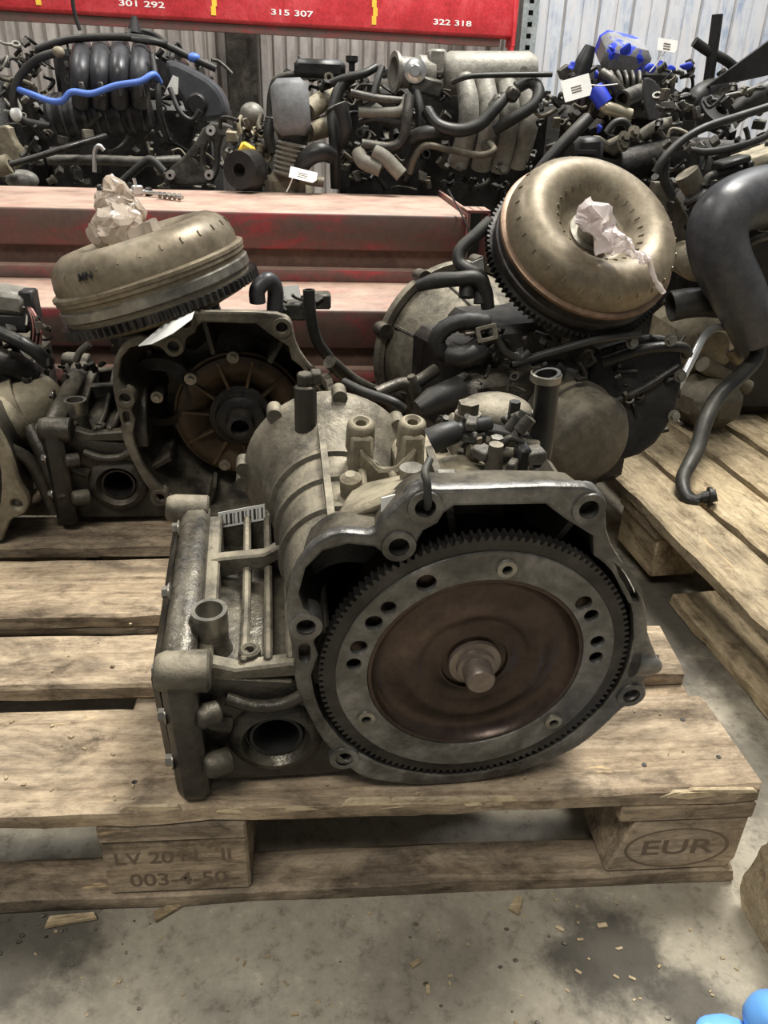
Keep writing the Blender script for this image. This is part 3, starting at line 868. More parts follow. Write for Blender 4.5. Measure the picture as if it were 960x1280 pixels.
    for p0, p1, r in (((-.283, .012, .166), (-.236, .012, .164), .0185), ((-.296, .245, .19), (-.25, .245, .186), .016), ((-.252, -.0, .118), (-.232, .01, .116), .011), ((-.25, -.002, .055), (-.226, .01, .052), .012)):
        m = MB(); m.tube([p0, tuple(p0[k] * .8 + p1[k] * .2 for k in range(3)), p1], [r * .8, r, r * 1.02], 20); m.build('cover_boss', case_mat if r > .015 else oily, root, bevel=.002, smooth=40)
    for y, z in ((.006, .06), (.006, .12), (.01, .17), (.10, .185), (.2, .192), (.25, .188)):
        b = MB(); b.bolt((-.277, y, z), (-1, 0, 0), .006, .006); b.build('cover_bolt', STEEL, root)
    # axle bore
    m = MB(); m.lathe([(.046, .0), (.041, -.006), (.033, -.009), (.031, -.006), (.0285, .002), (.0265, .004)], (-.182, .02, .067), (0, 1, 0), 40)
    m.build('axle_seal_housing', oily, root)
    m = MB(); m.lathe([(.0265, .004), (.0255, -.001), (.0225, -.001), (.0215, .012), (.0215, .08), (0, .08)], (-.182, .02, .067), (0, 1, 0), 36)
    m.build('axle_bore', DARK if tan is CASTT else STEELD, root)
    # small webs between bore and bell
    m = MB()
    m.tube(spline([(-.225, .016, .125), (-.2, .012, .117), (-.172, .012, .118), (-.152, .012, .13)], 5), .006, 8)
    m.tube(spline([(-.25, .018, .10), (-.235, .016, .093), (-.225, .018, .088)], 5), .008, 8)
    m.build('case_webs', oily, root, kind='stuff')
    # planetary drum behind: hooped barrel, big rear cover flange
    m = MB(); cx, cz = -.112, .2
    m.lathe([(.04, .06), (.056, .07), (.058, .118), (.0625, .12), (.0625, .128), (.059, .13), (.062, .168), (.0665, .17), (.0665, .178), (.063, .18), (.066, .214), (.071, .216),
             (.071, .224), (.069, .226), (.082, .262), (.094, .28), (.1, .29), (.1, .304), (.094, .306), (.095, .318), (.0, .32)], (cx, 0, cz), (0, 1, 0), 56)
    m.box((cx - .012, .175, cz + .066), (.007, .19, .014), Matrix.Rotation(R(5), 3, 'X'))
    for a in (40, 84, 128, 172, 182):
        a = R(a); p = Vector((cx + math.cos(a) * .101, .284, cz + math.sin(a) * .101)); m.cyl(p, p + Vector((0, .024, 0)), .0085, n=14)
    m.build('planetary_drum', case_mat, root, smooth=40)
    m = MB(); p = Vector((cx - .028, .275, cz + .1)); m.cyl(p - Vector((0, .01, .03)), p + Vector((0, 0, .02)), .0125, n=14); m.cyl(p + Vector((0, 0, .02)), p + Vector((0, 0, .034)), .010, n=6)
    m.box(p + Vector((.012, .004, .028)), (.012, .016, .014)); m.build('speed_sensor', CASTD, root, bevel=.002)
    # mount tower: two lugs joined in a Y
    m = MB(); tx, ty, tz = -.062, .19, .25
    for s in (-1, 1):
        m.prism([(-.014, 0), (.014, 0), (.011, .085), (-.011, .085)], ((tx + s * .026, ty + .02, tz - .03), (1, 0, 0), (0, 0, 1)), .034)
        m.lathe([(.0055, .0), (.0055, .012), (.013, .012), (.0145, .004), (.015, -.02)], (tx + s * .026, ty + .003, tz + .055), (0, -.2, 1), 16)
    m.prism([(-.03, -.03), (.03, -.03), (.028, .045), (.008, .022), (-.008, .022), (-.028, .045)], ((tx, ty - .01, tz), (1, 0, 0), (0, 0, 1)), .01)
    m.prism([(-.06, 0), (.005, 0), (.005, .05), (-.01, .055)], ((tx, ty - .02, tz - .03), (0, 1, 0), (0, 0, 1)), .008)
    m.prism([(-.08, 0), (.005, 0), (.005, .05), (-.01, .055)], ((tx - .03, ty - .01, tz - .03), (0, 1, 0), (0, 0, 1)), .008)
    m.build('mount_tower', tan, root, bevel=.003, smooth=40)
    # top of the main case
    m = MB()
    m.prism([(.122, .05), (.122, .268), (.31, .25), (.32, .05)], ((-.045, 0, 0), (0, 1, 0), (0, 0, 1)), .145)
    m.lathe([(.06, -.03), (.05, 0), (.044, .02), (.03, .034), (0, .04)], (.005, .14, .252), (.1, -.2, 1), 26)
    # sloping gusset from the drum up to the bolt ears
    m.loft([[(-.125, .045, .298), (-.06, .03, .338), (-.05, .13, .29), (-.1, .16, .262)], [(-.128, .045, .285), (-.06, .03, .318), (-.05, .13, .25), (-.1, .16, .22)]])
    m.tube([(-.1, .145, .255), (-.103, .14, .286)], [.012, .0105], 14)
    m.build('main_case', tan, root, bevel=.006, smooth=40)
    m = MB(); m.bb(-.07, .08, .30, .335, .06, .24, bev=.006); m.lathe([(.075, 0), (.075, .02), (.05, .03), (0, .03)], (.02, .325, .15), (0, 1, 0), 30)
    m.build('rear_cover', oily, root)
    m = MB(); m.bb(-.25, .08, .12, .3, .0, .06, bev=.01); m.build('oil_pan', oily, root)


def ring_gear(mb, r, z0, z1, n, axis_y=True, ri=None, dp=.0042):
    ri = ri or r - .012; rr = r - dp
    out = []
    for k in range(n):
        for f, q in ((0.02, rr), (.22, r), (.5, r), (.72, rr)):
            a = 2 * PI * (k + f) / n; out.append((q * math.cos(a), q * math.sin(a)))
    inn = circ(0, 0, ri, n * 2)
    mb.plate(out, [inn], ((0, 0, z0), (1, 0, 0), (0, 1, 0)), z1 - z0)


def rotate_to_y(mb, centre):
    """builder frame (x,y,z up) -> local with z up pointing to -y"""
    M = Matrix.Translation(centre) @ Matrix(((1, 0, 0, 0), (0, 0, -1, 0), (0, 1, 0, 0), (0, 0, 0, 1)))
    bmesh.ops.transform(mb.bm, matrix=M, verts=mb.bm.verts)
    return mb


GB_ROT = (R(4.5), 0, R(3.37))
T1 = thing('automatic_gearbox', 'grimy automatic gearbox nearest the camera, converter seated in its bell housing', 'gearbox', (0.28734, 0.01888, 0.1454), GB_ROT)
gearbox_shell(T1, FLANGE, CAST, CASTD, CASTT)
T1I = inv_of(T1)


def RL(root_inv, px, py, y):
    """photo pixel -> point in a thing's own frame, on its plane local y"""
    d = CAM_R * ((px - 480) / FPX) - CAM_U * ((py - 640) / FPX) + CAM_F
    o = root_inv @ CAM_LOC; d = root_inv.to_3x3() @ d
    return o + d * ((y - o.y) / d.y)


def selector_cluster(root, seed):
    A = lambda px, py, y=.17: RL(T1I, px, py, y)
    m = MB(); m.tube([A(683, 467, .2), A(684, 480, .2), A(680, 530, .2), A(668, 606, .2)], [.0145, .0125, .0125, .0135], 18, hollow=.25); m.build('filler_tube', BLACKP, root)
    m = MB(); m.lathe([(.0145, .001), (.0158, .0), (.0158, -.007), (.0145, -.008)], A(683, 467, .2) + Vector((0, 0, .0)), (0.02, 0, 1), 20); m.build('tube_clip', STEEL, root)
    m = MB(); m.tube([A(538, 552, .15), A(552, 545, .15), A(566, 540, .16)], [.013, .0125, .012], 16, hollow=.25); m.tube([A(566, 540, .16), A(592, 533, .17), A(610, 530, .18)], .008, 10); m.build('wiring_plug', BLACKP, root)
    m = MB()
    m.ball(A(618, 516, .24), .034, (1.25, 1, .6), 3); m.bb(.015, .085, .2, .27, .25, .29, bev=.006)
    m.build('selector_dome', CAST, root)
    for px, py, y, rr, h, mt in ((585, 516, .21, .011, .012, CAST), (594, 555, .16, .0065, .008, GOLD), (641, 524, .2, .006, .02, RUBBER), (620, 560, .15, .0065, .012, STEEL)):
        p = A(px, py, y); m = MB(); m.cyl(p - Vector((0, 0, .02)), p, rr * 1.25, n=14); m.cyl(p, p + Vector((0, 0, h)), rr, n=6); m.build('stud', mt, root)
    m = MB(); m.tube([A(586, 562, .15), A(650, 568, .15)], .006, 10); m.build('shift_rod', CAST, root)
    m = MB(); m.tube([A(633, 553, .17), A(672, 558, .17)], .0065, 10); m.build('shift_rod', CAST, root)
    m = MB(); m.box(A(612, 537, .18), (.06, .02, .008), Matrix.Rotation(.25, 3, 'Y'), bev=.002); m.box(A(592, 545, .17), (.022, .02, .012), bev=.002); m.build('shift_lever', STEELD, root)
    m = MB(); m.box(A(650, 585, .14), (.014, .02, .05), bev=.003); m.build('harness_clip', BLACKP, root)
    m = MB(); p = A(616, 590, .13); m.tube([p - Vector((0, 0, .02)), p + Vector((.0, 0, .03))], [.011, .007], 12); m.build('bolt_pillar', CAST, root)
    m = MB(); m.box(A(560, 603, .045), (.02, .03, .012), bev=.003); m.cyl(A(514, 596, .09), A(514, 584, .09), .0105, n=16); m.build('drain_plug', STEEL, root)
    m = MB(); a = A(476, 622, .03); b = A(572, 601, .05); d = (b - a); m.prism([(0, -.012), (d.length, -.004), (d.length, .003), (0, .0)], (a, d.normalized(), (0, .35, 1)), .003); m.build('bracket_strip', SILVER, root)
    m = MB(); m.tube(spline([A(537, 575, .02), A(531, 590, .004), A(534, 605, -.004), A(535, 628, -.006), A(534, 634, .004)], 6), .0032, 8); m.build('cable_tie', RUBBER, root)
    rng = random.Random(seed)
    m = MB()
    for k in range(34):
        p = A(rng.uniform(548, 668), rng.uniform(520, 592), rng.uniform(.12, .24))
        if k % 3 == 0:
            e = Vector((rng.uniform(-.03, .03), rng.uniform(-.02, .02), rng.uniform(-.01, .01))); m.tube(spline([p, p + e * .6 + Vector((0, 0, .008)), p + e], 4), rng.uniform(.002, .0045), 7)
        elif k % 3 == 1: m.cyl(p, p + Vector((rng.uniform(-.01, .01), rng.uniform(-.01, .01), .014)), rng.uniform(.003, .007), n=8)
        else: m.box(p, (rng.uniform(.008, .022), rng.uniform(.008, .02), rng.uniform(.006, .014)), Matrix.Rotation(rng.uniform(0, 3), 3, 'Z'), bev=.0015)
    m.build('selector_hardware', ENGM, root, kind='stuff')


selector_cluster(T1, 3)
m = MB(); a = RL(T1I, 273, 645, .237); b = RL(T1I, 331, 634, .237); d = (b - a).normalized(); up = Vector((0, .3, 1)).normalized()
m.prism([(0, -.014), ((b - a).length, -.014), ((b - a).length, .004), (0, .004)], (a, d, up), .002); plate_ = m.build('identification_plate', SILVER, T1)
m = MB()
L_ = (b - a).length
for k in range(11):
    x = .004 + k * (L_ - .008) / 10; w = .0009 + .0008 * (k % 3)
    m.prism([(x, -.011), (x + w, -.011), (x + w, .001), (x, .001)], (a + d.cross(up) * .0018, d, up), .0008)
m.build('barcode_stripes', STEELD, plate_, smooth=0, kind='stuff')

CV1 = thing('torque_converter', 'torque converter seated in the nearest gearbox, toothed rim and brown dished face', 'converter', (0.28734, 0.01888, 0.1454), GB_ROT)
CC = (0, -.002, .162)
m = MB(); ring_gear(m, .142, -.012, 0, 128, ri=.127); rotate_to_y(m, CC).build('ring_gear', STEELD, CV1, smooth=20)
fh = []
for a, rr in ((173, .0065), (163, .0075), (148, .0075), (138, .0065), (118, .0085), (38, .0075), (29, .0065), (12, .0065), (2, .0065), (83, .005), (-42, .005), (-152, .005)):
    fh.append(circ(.112 * math.cos(R(a)), .112 * math.sin(R(a)), rr, 14))
m = MB(); m.plate(circ(0, 0, .1275, 96), [circ(0, 0, .099, 72)] + fh, ((0, 0, -.004), (1, 0, 0), (0, 1, 0)), .006, .001)
rotate_to_y(m, CC).build('flex_plate', FLANGE, CV1, smooth=30)
m = MB(); m.lathe([(.126, -.014), (.1, -.008), (.0985, .0005), (.0955, .0005), (.092, -.008), (.082, -.012), (.068, -.006), (.058, -.004), (.05, -.008), (.042, -.011), (.034, -.006), (.031, -.006), (.03, -.009), (.022, -.009)], n=72)
rotate_to_y(m, CC).build('dished_face', DISH, CV1, smooth=60)
m = MB(); m.lathe([(.024, -.010), (.024, -.004), (.018, -.003), (.0175, .002), (.0135, .003), (.0135, .018), (.012, .02), (0, .02)], n=36)
rotate_to_y(m, CC).build('pilot_hub', HUB, CV1, smooth=40)
for a in (83, -42, -152):
    m = MB(); m.lathe([(.009, 0), (.0085, .004), (.0045, .0045), (.004, 0)], (.112 * math.cos(R(a)), .112 * math.sin(R(a)), .001), n=16)
    rotate_to_y(m, CC).build('threaded_boss', STEEL, CV1)
m = MB(); m.lathe([(.126, -.014), (.128, -.05), (.11, -.085), (.06, -.1), (.0, -.1)], n=48); rotate_to_y(m, CC).build('rear_shell', DISH, CV1)
# ------------------------------------------------------------------ second gearbox, open bell, rear left
T2 = thing('automatic_gearbox', 'automatic gearbox at left, empty bell housing showing a rusty ribbed plate', 'gearbox', (.011, .574, .147), (R(2.7), R(1.0), R(3.8)))
gearbox_shell(T2, CAST, CASTD, CASTD, CASTD)
m = MB(); m.lathe([(.10, .075), (.098, .066), (.09, .063), (.07, .068), (.05, .08), (.03, .082)], (0.01, 0, .162), (0, 1, 0), 60)
m.lathe([(.104, .08), (.104, .073), (.1, .073)], (0.01, 0, .162), (0, 1, 0), 60)
m.build('pump_cover', RUSTPLATE, T2)
for k in range(11):
    a = 2 * PI * k / 11 + .2
    m = MB(); p = Vector((.01 + math.cos(a) * .072, .066, .162 + math.sin(a) * .072)); m.box(p, (.046, .008, .0045), Matrix.Rotation(-a, 3, 'Y')); m.build('pump_rib', RUSTPLATE, T2)
m = MB(); m.lathe([(.05, .069), (.049, .064), (.04, .062), (.038, .05), (.03, .045), (.022, .045), (.02, .02), (.014, .018), (.012, .05), (0, .05)], (.01, 0, .162), (0, 1, 0), 36); m.build('stator_shaft', ENGD, T2)
for px, py in ((291, 447), (238, 474), (196, 497), (281, 582)):
    p = RL(inv_of(T2), px, py, .06); m = MB(); m.cyl(p, p + Vector((0, .03, 0)), .0095, n=14); m.bolt(p, (0, -1, 0), .005, .005); m.build('pump_bolt', STEEL, T2)
t2i = inv_of(T2)
Q = lambda px, py, y: RL(t2i, px, py, y)
m = MB(); m.hose([Q(322, 378, .10), Q(322, 362, .10), Q(335, 350, .11), Q(344, 362, .12), Q(343, 392, .12)], .0125, 14, hollow=.25); m.build('breather_hose', HOSEG, T2)
m = MB(); m.hose([Q(386, 362, .12), Q(388, 392, .12), Q(396, 425, .14), Q(412, 448, .16)], .0095, 12, hollow=.25); m.build('vent_hose', RUBBER, T2)
m = MB(); m.hose([Q(412, 452, .1), Q(440, 475, .14), Q(470, 490, .2), Q(500, 500, .25)], .012, 10); m.build('case_arm', CASTD, T2)
m = MB(); p = Q(362, 368, .2); m.prism([(-.02, -.012), (.02, -.014), (.016, .014), (-.018, .012)], (p, (1, .2, 0), (-.1, .3, 1)), .001); m.build('paper_label', PAPER, T2)
m = MB(); m.box(Q(362, 385, .2), (.06, .05, .03), bev=.004); m.box(Q(402, 375, .22), (.03, .03, .025), bev=.003); m.build('selector_unit', ENGM, T2)
m = MB(); p = Q(118, 692, .05); m.lathe([(.006, -.008), (.014, -.008), (.0155, .0), (.0155, .03)], p, (0, 1, 0), 20); m.build('mount_eye', CASTD, T2)
m = MB(); m.tube(spline([Q(95, 452, .2), Q(100, 440, .2), Q(112, 430, .2)], 4), .006, 8); m.build('lifting_eye', STEEL, T2)
# paper tag lying on the second gearbox
ta = thing('paper_tag', 'white paper tag leaning on the left gearbox under its converter', 'tag', (-.13, .565, .455))
m = MB(inv_of(ta)); pts = [W(173, 433, .535), W(205, 406, .545), W(243, 390, .55), W(240, 399, .515), W(216, 417, .51), W(190, 430, .52)]
m.loft([pts, [p + Vector((0, .0015, .001)) for p in pts]]); m.build('tag_sheet', PAPER, ta, smooth=0)


# ------------------------------------------------------------------ torque converters lying on top of the gearboxes
def dome_converter(root, r, seed, gold=GOLD):
    k = r / .142
    m = MB(); ring_gear(m, .142 * k, -.006 * k, .006 * k, 84 if seed == 2 else 96, ri=.126 * k, dp=.0065 if seed == 2 else .005); m.build('ring_gear', STEELD, root, smooth=20)
    m = MB(); m.lathe([(.1 * k, -.018 * k), (.122 * k, -.012 * k), (.131 * k, -.006 * k), (.131 * k, .012 * k), (.1335 * k, .014 * k), (.1335 * k, .021 * k), (.131 * k, .023 * k), (.1315 * k, .033 * k), (.1345 * k, .035 * k), (.1345 * k, .04 * k)], n=96)
    m.build('drive_shell', STEELD if seed == 1 else GOLD, root, smooth=25)
    if seed == 2:
        m = MB(); m.lathe([(.1335 * k, .013 * k), (.1352 * k, .015 * k), (.1352 * k, .026 * k), (.132 * k, .028 * k)], n=96); m.build('shiny_band', STEEL, root, smooth=25)
    m = MB(); m.lathe([(.1345 * k, .04 * k), (.136 * k, .041 * k), (.136 * k, .0455 * k), (.131 * k, .048 * k), (.1285 * k, .048 * k)], n=96); m.build('weld_lip', LIP if seed == 1 else gold, root, smooth=30)
    prof = [(.129, .046), (.1285, .058), (.126, .069), (.121, .079), (.113, .087), (.103, .092), (.092, .093), (.081, .091), (.071, .086), (.063, .079), (.057, .071), (.052, .063), (.047, .0585), (.034, .0575)]
    m = MB(); m.lathe([(a * k, b * k) for a, b in prof], n=96); m.build('pump_shell', gold, root, smooth=60)
    m = MB(); m.lathe([(a * k, b * k) for a, b in [(.036, .056), (.036, .061), (.03, .061), (.03, .0575), (.0235, .0575), (.0235, .086), (.0195, .086), (.0195, .05), (0, .05)]], n=40); m.build('hub', STEEL, root, smooth=30)
    m = MB()
    for ring, z, n, rad, tilt in ((0, .0755, 27, .1228, R(62)), (1, .0805, 27, .0645, R(-48))):
        for i in range(n):
            a = 2 * PI * i / n + ring * .1
            rot = Matrix.Rotation(a, 3, 'Z') @ Matrix.Rotation(tilt, 3, 'Y')
            m.box(((math.cos(a) * rad) * k, (math.sin(a) * rad) * k, z * k), (.0075 * k, .002 * k, .003 * k), rot)
    m.build('vane_tabs', gold, root, smooth=0, kind='stuff')
    m = MB(); m.lathe([(.1 * k, -.018 * k), (.06 * k, -.03 * k), (0, -.03 * k)], n=48); m.build('front_cover', STEELD, root)


n2 = Vector((-.292, .006, .956)).normalized()
C2 = thing('torque_converter', 'torque converter lying edge-on atop the left gearbox, hub wrapped in plastic', 'converter', (-.096, .686, .482), (0, 0, 0))
C2.rotation_euler = n2.to_track_quat('Z', 'Y').to_euler()
dome_converter(C2, .155, 2)
m = MB()
m.ball((-.035, -.02, .128), .036, (1.0, .9, 1.15), 4); m.ball((.0, -.02, .112), .04, (1.35, .9, .9), 4); m.ball((-.03, -.01, .16), .02, (1, .8, 1.2), 3); m.cyl((0, 0, .06), (0, 0, .11), .04, n=20)
m.rough(.011, 55, 1); m.rough(.004, 190, 2); m.build('plastic_wrap', WRAPT, C2, smooth=25)
m = MB(); p = inv_of(C2) @ W(113, 356, .56); m.text('MN', ((0, 0, 0), (1, 0, 0), (0, 1, 0)), .016, .001)
d = Vector((p.x, p.y, 0)).normalized(); U = Vector((-d.y, d.x, 0)); V = Vector((-d.x * .5, -d.y * .5, 1)).normalized(); Nn = U.cross(V)
kk = .155 / .142
P0 = d * (.127 * kk) + Vector((0, 0, .069 * kk)) + Nn * .001
M4 = Matrix(((U.x, V.x, Nn.x, P0.x), (U.y, V.y, Nn.y, P0.y), (U.z, V.z, Nn.z, P0.z), (0, 0, 0, 1)))
bmesh.ops.transform(m.bm, matrix=M4, verts=m.bm.verts); m.build('pen_mark', DARK, C2, smooth=0)
n3 = Vector((.166, -.655, .738)).normalized()
C3 = thing('torque_converter', 'gold torque converter tilted towards us on the right gearbox, dome up', 'converter', (.554, .715, .548))
C3.rotation_euler = n3.to_track_quat('Z', 'Y').to_euler()
dome_converter(C3, .15, 1)
c3i = inv_of(C3)
m = MB()
wp = lambda px, py, y: c3i @ W(px, py, y)
for px, py, y, rr in ((742, 274, .60, .027), (735, 264, .6, .018), (754, 294, .595, .022), (770, 302, .58, .014), (788, 312, .572, .012), (804, 320, .565, .010)):
    m.ball(wp(px, py, y), rr, (1, 1, .8), 3)
m.rough(.012, 50, 4); m.rough(.005, 160, 7)
m.build('plastic_wrap', WRAP, C3, smooth=25)
m = MB(); m.hose([wp(812, 325, .56), wp(816, 343, .56), wp(822, 355, .56), wp(830, 366, .56)], .004, 8); m.rough(.002, 120); m.build('wrap_tail', WRAP, C3)

# ------------------------------------------------------------------ third gearbox, rear right, seen from its cover end
T3 = thing('automatic_gearbox', 'dark automatic gearbox at right with a round end cover and hoses', 'gearbox', (.55, .72, .144))
ti = inv_of(T3)
ax = Vector((.36, -.93, 0)).normalized(); sd = Vector((0.93, .36, 0))        # towards the round cover / sideways
cov = W(748, 556, .56)
m = MB(ti); m.lathe([(0, .0), (.05, 0), (.062, -.003), (.07, -.012), (.076, -.02), (.078, -.06), (.083, -.062), (.083, -.075), (.075, -.08)], cov, ax, 48)
m.build('end_cover', CAST, T3, smooth=35)
m = MB(ti)
c1 = cov - ax * .08
m.lathe([(.08, 0), (.09, -.03), (.1, -.06), (.105, -.12), (.11, -.2)], c1, ax, 40)
m.box(c1 - ax * .1 + Vector((0, 0, -.06)), (.19, .2, .16), Matrix.Rotation(math.atan2(sd.y, sd.x), 3, 'Z'), bev=.012)
m.box(c1 - ax * .12 - sd * .11 + Vector((0, 0, .0)), (.15, .2, .19), Matrix.Rotation(math.atan2(sd.y, sd.x), 3, 'Z'), bev=.015)
m.build('main_case', CASTD, T3, smooth=40)
# bell seen from behind
bc = Vector((.412, .92, .335)); bn = -ax
m = MB(ti)
m.lathe([(.16, -.004), (.172, -.004), (.174, .0), (.174, .012), (.165, .014), (.158, .01), (.152, -.03), (.135, -.08), (.115, -.13), (.1, -.2), (.09, -.26)], bc, bn, 64)
m.build('bell_housing', CAST, T3, smooth=40)
for k in range(9):
    a = R(40 + k * 40); u_ = sd * math.cos(a) + Vector((0, 0, 1)) * math.sin(a)
    m = MB(ti); m.cyl(bc + u_ * .172 - bn * .014, bc + u_ * .172 + bn * .014, .014, n=14); m.build('bell_lug', CASTD, T3)
m = MB(ti)
for k in range(8):
    a = R(20 + k * 45); u_ = sd * math.cos(a) + Vector((0, 0, 1)) * math.sin(a)
    m.tube([bc + u_ * .158 - bn * .01, bc + u_ * .123 - bn * .11], .004, 6)
m.build('bell_ribs', CASTD, T3, kind='stuff')
# right-hand dark casting with ribs
rc = W(805, 480, .68)
m = MB(ti)
out = soft2d([(-.1, -.12), (-.04, -.135), (.02, -.11), (.05, -.05), (.055, .02), (.04, .075), (.0, .085), (-.05, .07), (-.1, .05)])
m.plate(out, [], (rc, (.93, -.2, 0), (0.05, 0.2, 1)), .03, .006)
m.tube(spline([rc + Vector((-.09, -.03, .045)), rc + Vector((-.03, -.04, .07)), rc + Vector((.03, -.04, .075)), rc + Vector((.05, -.03, .06))], 5), .009, 8)
m.tube(spline([rc + Vector((-.08, -.03, -.03)), rc + Vector((-.02, -.035, .0)), rc + Vector((.04, -.03, .04))], 5), .006, 8)
m.build('side_casting', ENGD, T3, smooth=40)
for px, py in ((790, 428), (838, 425), (850, 470), (842, 520)):
    p = W(px, py, .63); m = MB(ti); m.bolt(p, (0, -1, .2), .007, .008); m.build('casting_bolt', STEEL, T3)
m = MB(ti); m.box(W(600, 470, .74), (.2, .16, .16), Matrix.Rotation(.37, 3, 'Z'), bev=.015); m.box(W(650, 440, .76), (.22, .16, .14), Matrix.Rotation(.37, 3, 'Z'), bev=.012)
m.box(Vector((.54, .82, .235)), (.27, .3, .18), Matrix.Rotation(.37, 3, 'Z'), bev=.02)
m.build('upper_case', ENGD, T3, smooth=40)
m = MB(ti); m.hose([W(613, 277, .74), W(596, 293, .73), W(576, 312, .72), W(574, 328, .71), W(586, 338, .70), W(600, 345, .70), W(606, 358, .7)], .0105, 12); m.build('cooler_hose', RUBBER, T3)
m = MB(ti); m.hose([W(522, 358, .70), W(545, 351, .69), W(572, 349, .68), W(594, 348, .68), W(606, 362, .68), W(610, 385, .68)], [.009, .0125, .0115, .0115, .0115, .011], 12); m.build('cooler_hose', RUBBER, T3)
m = MB(ti); m.hose([W(583, 372, .68), W(584, 352, .69)], .0125, 12); m.hose([W(600, 380, .68), W(601, 352, .69)], .0105, 12); m.build('hose_tail', RUBBER, T3)
m = MB(ti); m.hose([W(612, 404, .62), W(585, 401, .62), W(560, 408, .62), W(546, 424, .62), W(552, 440, .62), W(568, 446, .62)], .0135, 12, 5, corr=.05); m.build('breather_pipe', BLACKP, T3)
m = MB(ti); m.hose([W(560, 444, .61), W(580, 446, .6), W(602, 436, .61)], .017, 14, corr=.04); m.build('corrugated_sleeve', BLACKP, T3)
m = MB(ti); m.tube([W(522, 512, .57), W(540, 502, .58), W(576, 488, .6)], [.014, .022, .024], 18); m.build('filter_canister', BLACKP, T3)
m = MB(ti); m.plate(rrect(-.016, .016, -.012, .012, .003), [rrect(-.009, .009, -.006, .006, .002)], (W(609, 417, .6), (.9, -.2, .3), (-.2, .4, .9)), .006, .001); m.build('square_clip', CAST, T3)
m = MB(ti); m.hose([W(618, 418, .6), W(632, 440, .6), W(650, 448, .6), W(662, 440, .6)], .006, 8); m.hose([W(640, 455, .6), W(690, 440, .6), W(745, 425, .6), W(800, 418, .62)], .006, 8); m.build('cable_run', RUBBER, T3)
m = MB(ti); m.lathe([(.0, .012), (.006, .012), (.013, .0), (.014, -.03)], W(516, 478, .6), (-.3, -.2, 1), 14); m.tube(spline([W(470, 492, .58), W(500, 480, .6), W(520, 478, .6), W(545, 462, .62)], 5), .010, 10); m.build('case_web', CASTD, T3)
m = MB(ti); m.hose([W(430, 478, .55), W(455, 490, .52), W(490, 502, .5), W(505, 512, .5)], .007, 8); m.build('black_cable', RUBBER, T3)
m = MB(ti); pts = [W(590, 328, .76), W(604, 322, .76), W(606, 352, .76), W(594, 356, .76)]; m.loft([pts, [p + Vector((0, .002, 0)) for p in pts]]); m.build('paper_label', PAPER, T3, smooth=0)


# ------------------------------------------------------------------ small hardware that fills the depth of an engine
def hardware(root, iv, x0, x1, y0, y1, Ya, Yb, n, seed, mats=(ENGD, ENGM, ENGM, CAST), size=1.0):
    rng = random.Random(seed)
    ms = {}
    for k in range(n):
        px, py, Y = rng.uniform(x0, x1), rng.uniform(y0, y1), rng.uniform(Ya, Yb)
        p = W(px, py, Y); u = PX(1, p) * size
        mt = rng.choice(mats)
        m = ms.setdefault(mt.name, (MB(iv), mt))[0]
        rot = Matrix.Rotation(rng.uniform(0, 6.3), 3, Vector((rng.uniform(-1, 1), rng.uniform(-1, 1), rng.uniform(-1, 1))).normalized())
        ty = rng.random()
        if ty < .3: m.box(p, (u * rng.uniform(6, 18), u * rng.uniform(6, 16), u * rng.uniform(4, 12)), rot, bev=u * .8)
        elif ty < .55:
            e = rot @ Vector((0, 0, u * rng.uniform(5, 14))); r = u * rng.uniform(2, 6)
            m.tube([p - e * .5, p + e * .2, p + e * .21, p + e * .5], [r, r, r * 1.3, r * 1.3], 10, hollow=.3 if rng.random() < .4 else 0)
        elif ty < .85:
            e = rot @ Vector((u * rng.uniform(15, 40), 0, 0)); f = rot @ Vector((0, u * rng.uniform(-12, 12), u * rng.uniform(-10, 10)))
            m.tube(spline([p - e * .5, p - e * .2 + f, p + e * .2 + f * .4, p + e * .5 - f * .5], 4), u * rng.uniform(1.3, 3.4), 7)
        else:
            m.lathe([(u * 4, -u * 2), (u * 7, -u * 2), (u * 7, u * 2), (u * 4, u * 2)], p, rot @ Vector((0, 0, 1)), 12, close=True)
    for nm, (m, mt) in ms.items():
        m.build('small_hardware', mt, root, kind='stuff')


def hz(root, iv, pts, r_px, mat, name='hose', n=12, hollow=0, corr=0, dark=None):
    P = [W(*p) for p in pts]
    rr = [PX(x, P[0]) for x in r_px] if isinstance(r_px, (list, tuple)) else PX(r_px, P[0])
    m = MB(iv); m.hose(P, rr, n, 5, hollow=hollow, corr=corr)
    return m.build(name, mat, root)


def blk(root, iv, x0, x1, y0, y1, Ya, Yb, mat, name, bev=.02, zb=None):
    """solid part spanning a photo rectangle at its near face Ya, reaching back to Yb (and down to zb)"""
    a = W(x0, y0, Ya); b = W(x1, y1, Ya); m = MB(iv)
    m.bb(a.x, b.x, Ya, Yb, b.z if zb is None else zb, a.z, bev=bev)
    return m.build(name, mat, root, smooth=40)


hardware(T3, ti, 575, 745, 405, 480, .6, .68, 55, 91, (ENGD, ENGM, CASTD, ENGD), .9)
hardware(T3, ti, 540, 690, 455, 530, .57, .66, 34, 92, (ENGD, ENGM, CASTD), .9)
hardware(T3, ti, 770, 850, 420, 560, .64, .67, 26, 93, (ENGD, CASTD), .9)
hardware(T2, t2i, 330, 405, 368, 398, .72, .82, 18, 94, (ENGD, ENGM), .7)
hardware(T2, t2i, 70, 130, 452, 520, .66, .78, 14, 95, (CASTD, ENGD), .7)
